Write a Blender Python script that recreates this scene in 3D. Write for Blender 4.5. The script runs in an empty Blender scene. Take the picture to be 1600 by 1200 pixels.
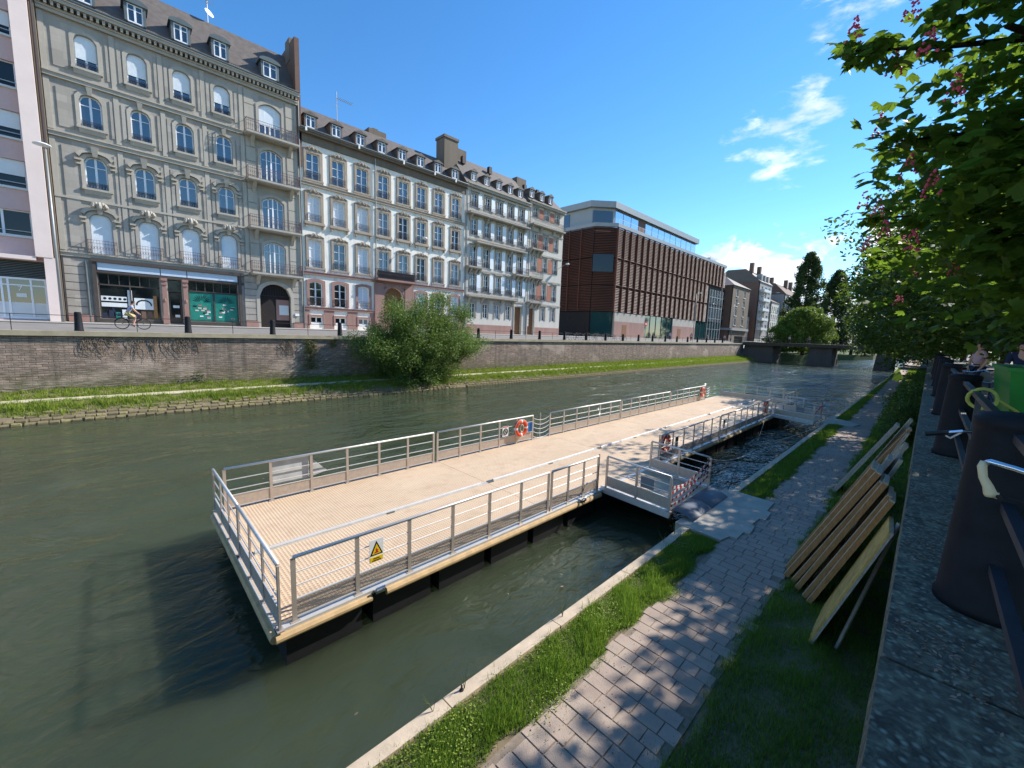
import bpy, math, random
import numpy as np
from mathutils import Vector, Matrix, Euler
random.seed(7); rng = np.random.default_rng(7)
S = bpy.context.scene; COL = S.collection
R = math.radians
# ------------------------------------------------------------------ camera, sky, sun, exposure
cam_d = bpy.data.cameras.new("camera"); cam = bpy.data.objects.new("camera", cam_d); COL.objects.link(cam)
cam_d.sensor_width = 36; cam_d.lens = 14.31; cam_d.clip_start = 0.05; cam_d.clip_end = 3000
ya, pi_, ro = R(45.47), R(7.27), R(1.99)
fw = Vector((-math.sin(ya)*math.cos(pi_), math.cos(ya)*math.cos(pi_), -math.sin(pi_)))
rt = Vector((math.cos(ya), math.sin(ya), 0)); up = rt.cross(fw)
rt2 = rt*math.cos(ro) + up*math.sin(ro); up2 = rt2.cross(fw)
cam.matrix_world = Matrix(((rt2.x, up2.x, -fw.x, 0), (rt2.y, up2.y, -fw.y, 0), (rt2.z, up2.z, -fw.z, 5.35), (0, 0, 0, 1)))
S.camera = cam
SUN = Vector((0.248, 0.744, 0.60)).normalized()
SUN_EL = math.asin(SUN.z); SUN_AZ = math.atan2(SUN.x, SUN.y)
sd = bpy.data.lights.new("sun", 'SUN'); sun = bpy.data.objects.new("sun", sd); COL.objects.link(sun)
sd.energy = 4.6; sd.angle = R(0.5); sd.color = (1.0, 0.945, 0.87)
sun.rotation_euler = SUN.to_track_quat('Z', 'Y').to_euler(); sun.location = (20, 60, 60)
W = bpy.data.worlds.new("World"); S.world = W; W.use_nodes = True
nt = W.node_tree; nt.nodes.clear()
def wn(t, **k):
    n = nt.nodes.new(t)
    for a, b in k.items(): setattr(n, a, b)
    return n
def wl(a, b): nt.links.new(a, b)
def wmath(op, a, b=None, c=None, clamp=False):
    n = wn('ShaderNodeMath', operation=op); n.use_clamp = clamp
    for i, v in enumerate((a, b, c)):
        if v is None: continue
        if isinstance(v, (int, float)): n.inputs[i].default_value = v
        else: wl(v, n.inputs[i])
    return n.outputs[0]
sky = wn('ShaderNodeTexSky', sky_type='NISHITA'); sky.sun_disc = False
sky.sun_elevation = SUN_EL; sky.sun_rotation = SUN_AZ
sky.air_density = 1.0; sky.dust_density = 0.0; sky.ozone_density = 3.5; sky.altitude = 100
hsv = wn('ShaderNodeHueSaturation'); hsv.inputs['Saturation'].default_value = 1.24; wl(sky.outputs[0], hsv.inputs['Color'])
tc = wn('ShaderNodeTexCoord'); sep = wn('ShaderNodeSeparateXYZ'); wl(tc.outputs['Generated'], sep.inputs[0])
zc = wmath('ADD', wmath('MAXIMUM', sep.outputs[2], 0.0), 0.10)
comb = wn('ShaderNodeCombineXYZ'); wl(wmath('DIVIDE', sep.outputs[0], zc), comb.inputs[0]); wl(wmath('DIVIDE', sep.outputs[1], zc), comb.inputs[1])
def cloud_layer(scale, lo, hi, detail, seed, stretch=(1, 1, 1)):
    mp = wn('ShaderNodeMapping'); mp.inputs['Location'].default_value = seed; mp.inputs['Scale'].default_value = stretch; wl(comb.outputs[0], mp.inputs[0])
    nz = wn('ShaderNodeTexNoise'); nz.inputs['Scale'].default_value = scale; nz.inputs['Detail'].default_value = detail
    nz.inputs['Roughness'].default_value = 0.6; nz.inputs['Distortion'].default_value = 0.35; wl(mp.outputs[0], nz.inputs['Vector'])
    return nz.outputs['Fac']
def blob(d, r0, r1):
    v = Vector(d).normalized()
    dt = wn('ShaderNodeVectorMath', operation='DOT_PRODUCT'); wl(tc.outputs['Generated'], dt.inputs[0]); dt.inputs[1].default_value = v
    mr = wn('ShaderNodeMapRange'); mr.interpolation_type = 'SMOOTHSTEP'
    mr.inputs[1].default_value = math.cos(R(r0)); mr.inputs[2].default_value = math.cos(R(r1)); wl(dt.outputs['Value'], mr.inputs[0])
    return mr.outputs[0]
# cumulus bank low over the river and round the horizon, wisps higher up
low = wn('ShaderNodeMapRange'); low.interpolation_type = 'SMOOTHSTEP'; wl(sep.outputs[2], low.inputs[0])
low.inputs[1].default_value = 0.27; low.inputs[2].default_value = 0.17
bank = wmath('MULTIPLY', low.outputs[0], blob((-0.19, 0.965, 0.15), 17, 8))
wisp = wmath('MAXIMUM', blob((-0.225, 0.90, 0.375), 8, 1.5), wmath('MAXIMUM', blob((-0.10, 0.85, 0.53), 9, 2.5), blob((0.5, -0.7, 0.4), 40, 10)))
def dir_noise(scale, seed, st=(1, 1, 1.7)):
    mp = wn('ShaderNodeMapping'); mp.inputs['Location'].default_value = seed; mp.inputs['Scale'].default_value = st; wl(tc.outputs['Generated'], mp.inputs[0])
    nz = wn('ShaderNodeTexNoise'); nz.inputs['Scale'].default_value = scale; nz.inputs['Detail'].default_value = 9; nz.inputs['Roughness'].default_value = .58; nz.inputs['Distortion'].default_value = .25; wl(mp.outputs[0], nz.inputs['Vector']); return nz.outputs['Fac']
c1 = dir_noise(8.5, (3.1, 1.7, 0.3))
c2 = dir_noise(11, (0.4, 2.2, 1.3), (1, 1, 2.6))
m1 = wmath('ADD', c1, wmath('MULTIPLY_ADD', bank, 0.36, -0.25))
m2 = wmath('ADD', c2, wmath('MULTIPLY_ADD', wisp, 0.285, -0.22))
def thr(v, lo, hi):
    mr = wn('ShaderNodeMapRange'); mr.interpolation_type = 'SMOOTHSTEP'; wl(v, mr.inputs[0]); mr.inputs[1].default_value = lo; mr.inputs[2].default_value = hi
    return mr.outputs[0]
cm = wmath('MAXIMUM', thr(m1, 0.52, 0.62), wmath('MULTIPLY', thr(m2, 0.50, 0.72), 0.75))
cs = dir_noise(16, (5, 1, 2))
ccol = wn('ShaderNodeMix', data_type='RGBA'); wl(thr(cs, 0.35, 0.65), ccol.inputs[0])
ccol.inputs[6].default_value = (3.6, 4.2, 5.0, 1); ccol.inputs[7].default_value = (6.0, 6.1, 6.2, 1)
mx = wn('ShaderNodeMix', data_type='RGBA'); wl(cm, mx.inputs[0]); wl(hsv.outputs[0], mx.inputs[6]); wl(ccol.outputs[2], mx.inputs[7])
bg = wn('ShaderNodeBackground'); bg.inputs[1].default_value = 0.145; wl(mx.outputs[2], bg.inputs[0])
wo = wn('ShaderNodeOutputWorld'); wl(bg.outputs[0], wo.inputs[0])
S.view_settings.view_transform = 'Standard'; S.view_settings.look = 'None'; S.view_settings.exposure = 0.75; S.view_settings.gamma = 1
S.view_settings.use_curve_mapping = False
S.render.engine = 'CYCLES'; S.cycles.max_bounces = 6; S.cycles.transparent_max_bounces = 6; S.cycles.use_denoising = True
S.cycles.caustics_reflective = False; S.cycles.caustics_refractive = False

# ------------------------------------------------------------------ materials
MATS = {}
def srgb(r, g, b):
    f = lambda c: c/12.92 if c <= 0.04045 else ((c+0.055)/1.055)**2.4
    return (f(r/255), f(g/255), f(b/255))
class NT:
    def __init__(s, name):
        s.m = bpy.data.materials.new(name); s.m.use_nodes = True; s.t = s.m.node_tree; s.b = s.t.nodes['Principled BSDF']; s.out = s.t.nodes['Material Output']
        MATS[name] = s.m
    def n(s, ty, **k):
        x = s.t.nodes.new(ty)
        for a, b in k.items(): setattr(x, a, b)
        return x
    def l(s, a, b): s.t.links.new(a, b)
    def setv(s, sock, v):
        if isinstance(v, (int, float, tuple, list)): sock.default_value = v
        else: s.l(v, sock)
    def math(s, op, a, b=None, c=None, clamp=False):
        x = s.n('ShaderNodeMath', operation=op); x.use_clamp = clamp
        for i, v in enumerate((a, b, c)):
            if v is not None: s.setv(x.inputs[i], v)
        return x.outputs[0]
    def pos(s, scale=(1, 1, 1), swz=None):
        g = s.n('ShaderNodeNewGeometry'); v = g.outputs['Position']
        if swz:
            sp = s.n('ShaderNodeSeparateXYZ'); s.l(v, sp.inputs[0]); cb = s.n('ShaderNodeCombineXYZ')
            for i, c in enumerate(swz):
                if c is not None: s.l(sp.outputs[c], cb.inputs[i])
            v = cb.outputs[0]
        mp = s.n('ShaderNodeMapping'); mp.inputs['Scale'].default_value = scale; s.l(v, mp.inputs[0]); return mp.outputs[0]
    def noise(s, vec, scale, detail=5, rough=.6, dist=0):
        x = s.n('ShaderNodeTexNoise'); s.l(vec, x.inputs['Vector']); x.inputs['Scale'].default_value = scale; x.inputs['Detail'].default_value = detail
        x.inputs['Roughness'].default_value = rough; x.inputs['Distortion'].default_value = dist; return x.outputs['Fac']
    def ramp(s, fac, stops):
        x = s.n('ShaderNodeValToRGB'); s.l(fac, x.inputs[0]); e = x.color_ramp.elements
        while len(e) < len(stops): e.new(0.5)
        for i, (p, c) in enumerate(stops): e[i].position = p; e[i].color = (*c, 1) if len(c) == 3 else c
        return x.outputs[0]
    def mix(s, fac, a, b, mode='MIX'):
        x = s.n('ShaderNodeMix', data_type='RGBA', blend_type=mode); s.setv(x.inputs[0], fac)
        for i, v in ((6, a), (7, b)):
            if isinstance(v, tuple) and len(v) == 3: v = (*v, 1)
            s.setv(x.inputs[i], v)
        return x.outputs[2]
    def bump(s, h, strength=.3, dist=.02):
        x = s.n('ShaderNodeBump'); x.inputs['Strength'].default_value = strength; x.inputs['Distance'].default_value = dist; s.l(h, x.inputs['Height']); s.l(x.outputs[0], s.b.inputs['Normal'])
    def col(s, v): s.setv(s.b.inputs['Base Color'], (*v, 1) if isinstance(v, tuple) and len(v) == 3 else v)
    def rough(s, v): s.setv(s.b.inputs['Roughness'], v)
def plain(name, c, rough=.65, metal=0., var=.18, sc=1.5, bump=.0, bsc=40, streak=False, spec=.4, ior=None):
    t = NT(name); p = t.pos((1, 1, .18) if streak else (1, 1, 1))
    a = t.noise(p, sc, 6); lo = tuple(x*(1-var) for x in c); hi = tuple(min(1, x*(1+var)) for x in c)
    colr = t.ramp(a, [(.28, lo), (.72, hi)])
    if streak:
        b = t.noise(t.pos(), sc*5, 5); colr = t.mix(t.math('MULTIPLY', b, .5), colr, tuple(x*.62 for x in c))
    t.col(colr); t.rough(rough); t.b.inputs['Metallic'].default_value = metal; t.b.inputs['Specular IOR Level'].default_value = spec
    if ior: t.b.inputs['IOR'].default_value = ior
    if bump: t.bump(t.noise(t.pos(), bsc, 6), bump, .01)
    return t.m
def leafmat(name, dark, light, trans=.5, seedscale=1.2):
    t = NT(name); g = t.n('ShaderNodeNewGeometry'); rnd = g.outputs['Random Per Island']
    c = t.ramp(rnd, [(0, dark), (.6, light), (1, tuple(min(1, x*1.25) for x in light))])
    t.col(c); t.rough(.5); t.b.inputs['Specular IOR Level'].default_value = .25
    tr = t.n('ShaderNodeBsdfTranslucent'); t.setv(tr.inputs[0], t.mix(.35, c, (.30, .42, .03), 'MIX'))
    mxs = t.n('ShaderNodeMixShader'); mxs.inputs[0].default_value = trans
    t.l(t.b.outputs[0], mxs.inputs[1]); t.l(tr.outputs[0], mxs.inputs[2]); t.l(mxs.outputs[0], t.out.inputs[0]); return t.m
def ashlar(name, c, bw, bh):
    t = NT(name); pv = t.pos((1, 1, 1), (1, 2, None)); bk = t.n('ShaderNodeTexBrick'); t.l(pv, bk.inputs['Vector']); bk.inputs['Scale'].default_value = 1
    bk.inputs['Brick Width'].default_value = bw; bk.inputs['Row Height'].default_value = bh; bk.inputs['Mortar Size'].default_value = .006
    bk.inputs['Color1'].default_value = (*[x*.82 for x in c], 1); bk.inputs['Color2'].default_value = (*[x*1.12 for x in c], 1); bk.inputs['Mortar'].default_value = (*[x*.75 for x in c], 1)
    a = t.noise(t.pos((1, 1, .16)), 1.1, 6); b = t.noise(t.pos(), 6, 6)
    cc = t.mix(t.ramp(a, [(.42, (0, 0, 0)), (.72, (.6, .6, .6))]), bk.outputs['Color'], tuple(x*.62 for x in c)); cc = t.mix(t.math('MULTIPLY', b, .4), cc, tuple(x*.75 for x in c))
    t.col(cc); t.rough(.88); t.bump(t.math('MULTIPLY_ADD', bk.outputs['Fac'], -.5, b), .35, .012)
ashlar('stone_grey', srgb(170, 163, 152), 1.15, .46)
plain('stone_trim', srgb(178, 171, 158), .85, var=.15, sc=1.2, bump=.2, bsc=22, streak=True)
plain('stone_dark', srgb(120, 108, 94), .85, var=.2, sc=1.2, bump=.2, streak=True)
t = NT('render_white'); c_ = srgb(242, 236, 224); a = t.noise(t.pos((1, 1, .10)), 2.2, 7, .65); b = t.noise(t.pos(), 1.3, 6)
cr = t.ramp(b, [(.3, tuple(x*.86 for x in c_)), (.7, c_)]); cr = t.mix(t.ramp(a, [(.50, (0, 0, 0)), (.74, (.55, .55, .55))]), cr, srgb(176, 166, 150)); t.col(cr); t.rough(.92); t.bump(t.noise(t.pos(), 40, 5), .12, .01)
plain('surround_brown', srgb(158, 144, 128), .85, var=.15, sc=2, bump=.2)
plain('sandstone_pink', srgb(158, 124, 113), .85, var=.18, sc=1.4, bump=.25, streak=True)
plain('cream', srgb(206, 200, 188), .9, var=.1, sc=.8, bump=.15, streak=True)
plain('cream_trim', srgb(172, 165, 152), .88, var=.14, sc=1.5, bump=.2, streak=True)
plain('brick_red', srgb(166, 112, 92), .9, var=.2, sc=6, bump=.2)
plain('pink_render', srgb(216, 186, 182), .9, var=.06, sc=.8, bump=.1, streak=True)
plain('pink_pier', srgb(226, 208, 200), .9, var=.06, sc=.8, bump=.1)
plain('slate', srgb(98, 90, 84), .7, var=.25, sc=2.5, bump=.4, bsc=9)
plain('zinc', srgb(96, 104, 104), .5, metal=.3, var=.15)
plain('window_white', srgb(232, 234, 236), .5, var=.04)
plain('shutter_white', srgb(222, 228, 232), .55, var=.05)
plain('curtain_white', srgb(214, 218, 224), .35, var=.08, sc=5)
plain('curtain_dim', srgb(120, 124, 130), .12, var=.35, sc=4, spec=.8)
plain('iron_dark', srgb(48, 40, 44), .6, var=.2)
plain('iron_rose', srgb(96, 70, 74), .6, var=.2)
plain('bollard_iron', srgb(24, 26, 32), .7, var=.4, sc=7, bump=.15, bsc=90, spec=.25)
plain('rail_steel', srgb(58, 62, 70), .5, var=.3, sc=6, metal=.3)
plain('louvre_brown', srgb(98, 62, 47), .6, var=.15, sc=.5)
plain('louvre_fin', srgb(106, 64, 48), .55, var=.15)
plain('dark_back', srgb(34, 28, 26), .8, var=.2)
plain('penthouse_panel', srgb(146, 151, 152), .45, var=.06)
plain('white_panel', srgb(206, 210, 210), .45, var=.05)
plain('board_dull', srgb(186, 188, 184), .6, var=.15, sc=4)
plain('shop_wood', srgb(74, 66, 60), .6, var=.15)
plain('shop_sign', srgb(188, 204, 218), .5, var=.04)
plain('teal', srgb(30, 124, 108), .5, var=.2, sc=4)
plain('paper', srgb(216, 220, 220), .7, var=.08, sc=3)
plain('asphalt', srgb(126, 122, 118), .9, var=.12, sc=1.2, bump=.2, bsc=60)
plain('pavement_light', srgb(176, 170, 160), .9, var=.1, sc=1.2)
plain('alu', srgb(206, 204, 200), .5, metal=.45, var=.08, sc=8, bump=.04)
plain('alu_warm', srgb(190, 178, 166), .45, metal=.5, var=.08, sc=6)
plain('rub_strip', srgb(190, 160, 116), .7, var=.2, sc=5)
plain('hull_black', srgb(24, 24, 26), .6, var=.3, sc=4)
plain('rubber_plate', srgb(96, 104, 112), .55, var=.12, sc=5, bump=.1)
plain('orange', srgb(226, 74, 34), .5, var=.08)
plain('white_paint', srgb(230, 230, 226), .5, var=.04)
plain('blue_sign', srgb(44, 112, 176), .45, var=.05)
plain('yellow_sign', srgb(238, 196, 24), .45, var=.05)
plain('black_paint', srgb(16, 16, 16), .5, var=.05)
plain('red_paint', srgb(190, 40, 40), .5, var=.08)
plain('sign_grey', srgb(120, 124, 130), .5, var=.06)
plain('rope', srgb(206, 200, 184), .9, var=.1)
plain('rope_dark', srgb(70, 72, 74), .9, var=.1)
plain('bark', srgb(70, 58, 48), .95, var=.35, sc=6, bump=.6, bsc=14)
plain('creeper_twig', srgb(128, 112, 94), .95, var=.25)
plain('twig', srgb(58, 48, 40), .95, var=.3)
plain('soil', srgb(118, 104, 82), .95, var=.25, sc=3, bump=.4, bsc=30)
plain('turf', srgb(74, 84, 36), .95, var=.3, sc=5, bump=.5, bsc=40)
plain('dirt_path', srgb(184, 174, 146), .95, var=.15, sc=3, bump=.3, bsc=30)
plain('path_sand', srgb(132, 118, 102), .95, var=.25, sc=8, bump=.4, bsc=60)
plain('concrete', srgb(176, 168, 152), .9, var=.16, sc=2.2, bump=.3, bsc=45)
plain('kerb', srgb(190, 172, 148), .9, var=.2, sc=3.5, bump=.45, bsc=40)
plain('skin', srgb(206, 158, 132), .6, var=.06)
plain('hair_dark', srgb(46, 34, 28), .7, var=.2)
plain('cloth_blue', srgb(156, 174, 200), .9, var=.12)
plain('cloth_black', srgb(30, 30, 36), .9, var=.15)
plain('cloth_navy', srgb(38, 46, 70), .9, var=.15)
plain('cloth_grey', srgb(170, 172, 176), .9, var=.1)
plain('cloth_pink', srgb(196, 164, 176), .9, var=.1)
plain('cloth_yellow', srgb(190, 178, 120), .9, var=.15, sc=6)
plain('bike_black', srgb(28, 30, 34), .4, var=.1)
plain('chrome', srgb(210, 214, 220), .16, metal=1., var=.03)
plain('ivory', srgb(222, 206, 168), .5, var=.1)
plain('green_paint', srgb(18, 124, 40), .5, var=.12)
plain('cable_green', srgb(172, 180, 90), .6, var=.1)
plain('lamp_glass', srgb(220, 224, 226), .3, var=.05)
plain('pole_grey', srgb(150, 152, 150), .5, metal=.4, var=.08)
plain('bridge_conc', srgb(96, 88, 82), .9, var=.2, sc=1, streak=True)
plain('roof_brown', srgb(110, 90, 78), .85, var=.2, sc=2, bump=.3)
plain('petal', srgb(214, 84, 110), .6, var=.2)
plain('side_brown', srgb(112, 88, 76), .9, var=.12, sc=1)
plain('grey_render', srgb(160, 160, 158), .9, var=.1, sc=1, streak=True)
leafmat('leaf_chestnut', (.034, .080, .012), (.090, .175, .022), .58)
leafmat('leaf_far', (.025, .058, .012), (.060, .115, .024), .38)
leafmat('leaf_poplar', (.022, .040, .014), (.055, .085, .030), .25)
leafmat('leaf_willow', (.08, .13, .02), (.15, .22, .035), .35)
leafmat('leaf_bush', (.045, .09, .020), (.15, .23, .06), .35)
leafmat('leaf_conifer', (.03, .07, .015), (.07, .14, .03), .25)
leafmat('leaf_ivy', (.04, .07, .02), (.10, .13, .04), .25)
leafmat('grass', (.075, .15, .022), (.17, .29, .045), .45)
leafmat('grass_bank', (.11, .17, .022), (.27, .34, .05), .4)
leafmat('litter', (.10, .065, .04), (.28, .20, .14), .0)
def glass(name, c, rough=.04, ior=2.1):
    t = NT(name); t.col(c); t.b.inputs['IOR'].default_value = ior
    n = t.noise(t.pos(), .55, 2); t.rough(rough); t.bump(n, .10, .02); return t.m
glass('pane_dark', (.016, .020, .026)); glass('pane_blue', (.016, .020, .026), .04, 2.4); glass('pane_shop', (.012, .016, .018), .06, 1.55); glass('pane_teal', (.012, .045, .05), .05, 1.8)
glass('pane_bright', (.50, .56, .60), .05, 1.6); MATS['pane_bright'].node_tree.nodes['Principled BSDF'].inputs['Metallic'].default_value = .85; glass('pane_dull', (.014, .016, .018), .08, 1.5)
# water: murky green body colour under a rippled clear surface
t = NT('water')
rip = t.pos((.55, .20, 1)); n1 = t.noise(rip, 2.6, 4, .55, .5); n2 = t.noise(t.pos((1, .5, 1)), 5.5, 3, .5, .8); n3 = t.noise(t.pos((.8, .35, 1)), .35, 3)
amp = t.ramp(n3, [(.32, (.25, .25, .25)), (.68, (1, 1, 1))])
h = t.math('MULTIPLY', t.math('MULTIPLY_ADD', n2, .35, n1), amp)
spw = t.n('ShaderNodeSeparateXYZ'); t.l(t.pos(), spw.inputs[0]); wind = t.n('ShaderNodeMapRange'); t.l(spw.outputs[1], wind.inputs[0]); wind.inputs[1].default_value = 5; wind.inputs[2].default_value = 34; wind.inputs[3].default_value = 1.0; wind.inputs[4].default_value = 4.6
big_ = t.noise(t.pos((.5, .3, 1)), 1.1, 3, .5, 1.0); h = t.math('MULTIPLY', t.math('MULTIPLY_ADD', big_, 1.6, h), wind.outputs[0]); t.bump(h, 1.0, .12)
t.col(t.ramp(t.noise(t.pos((.5, .25, 1)), .5, 4), [(.3, (.034, .047, .024)), (.7, (.054, .068, .038))]))
t.rough(.04); t.b.inputs['IOR'].default_value = 1.33; t.b.inputs['Subsurface Weight'].default_value = 1.0; t.b.inputs['Subsurface Radius'].default_value = (.9, 1.0, .8); t.b.inputs['Subsurface Scale'].default_value = 7.0
# quay wall masonry
t = NT('quay_masonry'); pv0 = t.pos((1, 1, 1), (1, 2, None)); wob = t.n('ShaderNodeTexNoise'); t.l(pv0, wob.inputs['Vector']); wob.inputs['Scale'].default_value = 1.3; wob.inputs['Detail'].default_value = 4
va = t.n('ShaderNodeVectorMath', operation='MULTIPLY_ADD'); t.l(wob.outputs['Color'], va.inputs[0]); va.inputs[1].default_value = (.30, .16, 0); t.l(pv0, va.inputs[2]); pv = va.outputs[0]
bk = t.n('ShaderNodeTexBrick'); t.l(pv, bk.inputs['Vector']); bk.inputs['Scale'].default_value = 1; bk.inputs['Brick Width'].default_value = .42; bk.inputs['Row Height'].default_value = .13
bk.inputs['Mortar Size'].default_value = .016; bk.inputs['Mortar Smooth'].default_value = .6; bk.inputs['Bias'].default_value = 0.
bk.inputs['Color1'].default_value = (*srgb(196, 168, 148), 1); bk.inputs['Color2'].default_value = (*srgb(150, 130, 114), 1); bk.inputs['Mortar'].default_value = (*srgb(110, 98, 86), 1)
big = t.noise(t.pos((1, .35, 1)), .6, 6, .65); fine = t.noise(t.pos((1, .4, 2.2)), 5, 6, .7)
cc = t.mix(t.ramp(big, [(.35, (0, 0, 0)), (.68, (.7, .7, .7))]), bk.outputs['Color'], srgb(134, 122, 112))
cc = t.mix(t.ramp(fine, [(.42, (0, 0, 0)), (.62, (.7, .7, .7))]), cc, srgb(96, 84, 72))
sp = t.n('ShaderNodeSeparateXYZ'); t.l(t.pos(), sp.inputs[0])
cc = t.mix(t.ramp(t.noise(t.pos((1, 1.6, .12)), 1.5, 6, .7), [(.50, (0, 0, 0)), (.66, (.6, .6, .6))]), cc, srgb(84, 76, 68)); cc = t.mix(t.ramp(t.noise(t.pos((1, .5, 1)), .35, 4), [(.55, (0, 0, 0)), (.62, (.55, .55, .55))]), cc, srgb(196, 176, 158))
moss = t.math('MULTIPLY', t.ramp(t.math('ADD', t.math('MULTIPLY', sp.outputs[2], -.5), 1.35, clamp=True), [(.1, (0, 0, 0)), (.7, (1, 1, 1))]), t.ramp(fine, [(.35, (0, 0, 0)), (.6, (1, 1, 1))]))
cc = t.mix(moss, cc, srgb(92, 92, 54)); t.col(cc); t.rough(.95)
t.bump(t.math('MULTIPLY_ADD', fine, .8, t.math('MULTIPLY', bk.outputs['Fac'], -.7)), .7, .05)
# embossed deck panels
t = NT('deck_grp'); sp = t.n('ShaderNodeSeparateXYZ'); t.l(t.pos(), sp.inputs[0])
u = t.math('SINE', t.math('MULTIPLY', t.math('ADD', sp.outputs[0], sp.outputs[1]), 46)); v = t.math('SINE', t.math('MULTIPLY', t.math('SUBTRACT', sp.outputs[0], sp.outputs[1]), 46))
dot = t.math('MULTIPLY', u, v); fine = t.noise(t.pos(), 90, 3); big = t.noise(t.pos((1, .4, 1)), .8, 5)
base = t.ramp(big, [(.3, srgb(200, 176, 146)), (.7, srgb(216, 192, 162))])
base = t.mix(t.ramp(dot, [(.45, (0, 0, 0)), (.8, (.85, .85, .85))]), base, srgb(138, 106, 78)); base = t.mix(t.math('MULTIPLY', fine, .35), base, srgb(176, 146, 112))
base = t.mix(t.ramp(t.noise(t.pos((1, 1, 1)), 3, 5), [(.52, (0, 0, 0)), (.75, (.45, .45, .45))]), base, srgb(170, 138, 114))
st = t.noise(t.pos((1, .5, 1)), 1.7, 7, .7, .6); base = t.mix(t.ramp(st, [(.52, (0, 0, 0)), (.66, (.3, .3, .3))]), base, srgb(160, 132, 106)); sc2 = t.noise(t.pos((6, .7, 1)), 4, 5, .7, .3); base = t.mix(t.ramp(sc2, [(.60, (0, 0, 0)), (.72, (.3, .3, .3))]), base, srgb(222, 206, 184))
t.col(base); t.rough(.75); t.bump(dot, .5, .008)
# perforated toe plates: scratched metal sheet seen against the deck
plain('toe_plate', srgb(186, 172, 158), .5, metal=.35, var=.12, sc=10)
t = NT('toe_mesh'); sp = t.n('ShaderNodeSeparateXYZ'); t.l(t.pos(), sp.inputs[0])
u = t.math('SINE', t.math('MULTIPLY', t.math('ADD', sp.outputs[1], sp.outputs[2]), 230)); v = t.math('SINE', t.math('MULTIPLY', t.math('SUBTRACT', sp.outputs[1], sp.outputs[2]), 230))
hole = t.math('ADD', t.math('MULTIPLY', t.noise(t.pos(), 70, 3), .5), .22); t.col(srgb(150, 140, 130)); t.rough(.5); t.b.inputs['Metallic'].default_value = .4
tb = t.n('ShaderNodeBsdfTransparent'); ms = t.n('ShaderNodeMixShader'); t.l(hole, ms.inputs[0]); t.l(t.b.outputs[0], ms.inputs[1]); t.l(tb.outputs[0], ms.inputs[2]); t.l(ms.outputs[0], t.out.inputs[0])
# paving stones, coping with lichen
t = NT('paver'); oi = t.n('ShaderNodeObjectInfo'); a = t.noise(t.pos(), 9, 6); b = t.noise(t.pos(), 1.2, 4)
c0 = t.ramp(oi.outputs['Random'], [(0, srgb(162, 142, 126)), (.5, srgb(168, 148, 132)), (1, srgb(174, 154, 137))])
c0 = t.mix(t.math('MULTIPLY', a, .5), c0, srgb(120, 106, 98)); c0 = t.mix(t.ramp(b, [(.4, (0, 0, 0)), (.7, (.5, .5, .5))]), c0, srgb(184, 168, 148))
t.col(c0); t.rough(.92); t.bump(t.math('ADD', a, t.noise(t.pos(), 60, 4)), .5, .012)
t = NT('coping_lichen'); a = t.noise(t.pos(), 14, 8, .7, .6); b = t.noise(t.pos(), 3, 5); vz = t.n('ShaderNodeTexVoronoi'); t.l(t.pos(), vz.inputs['Vector']); vz.inputs['Scale'].default_value = 26
c0 = t.ramp(a, [(.38, srgb(60, 58, 50)), (.5, srgb(90, 89, 77)), (.62, srgb(126, 129, 106))])
c0 = t.mix(t.ramp(vz.outputs['Distance'], [(.12, (.6, .6, .6)), (.4, (0, 0, 0))]), c0, srgb(174, 182, 162)); c0 = t.mix(t.ramp(b, [(.45, (0, 0, 0)), (.7, (.55, .55, .55))]), c0, srgb(92, 84, 74))
t.col(c0); t.rough(.95); t.bump(a, .6, .02)
def woodmat(name, c, sc=1.):
    t = NT(name); a = t.noise(t.pos((4, .8, 1.2)), 9*sc, 6, .65, .4); b = t.noise(t.pos(), 2, 4)
    cr = t.ramp(a, [(.3, tuple(x*.55 for x in c)), (.7, tuple(min(1, x*1.15) for x in c))]); cr = t.mix(t.math('MULTIPLY', b, .35), cr, tuple(x*.6 for x in c))
    t.col(cr); t.rough(.75); t.bump(a, .25, .005)
woodmat('wood_brown', srgb(176, 128, 78)); woodmat('wood_dark', srgb(140, 96, 58)); woodmat('wood_grey', srgb(176, 168, 154)); woodmat('board_yellow', srgb(214, 176, 96), .4); woodmat('wood_pale', srgb(202, 186, 158))

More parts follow.
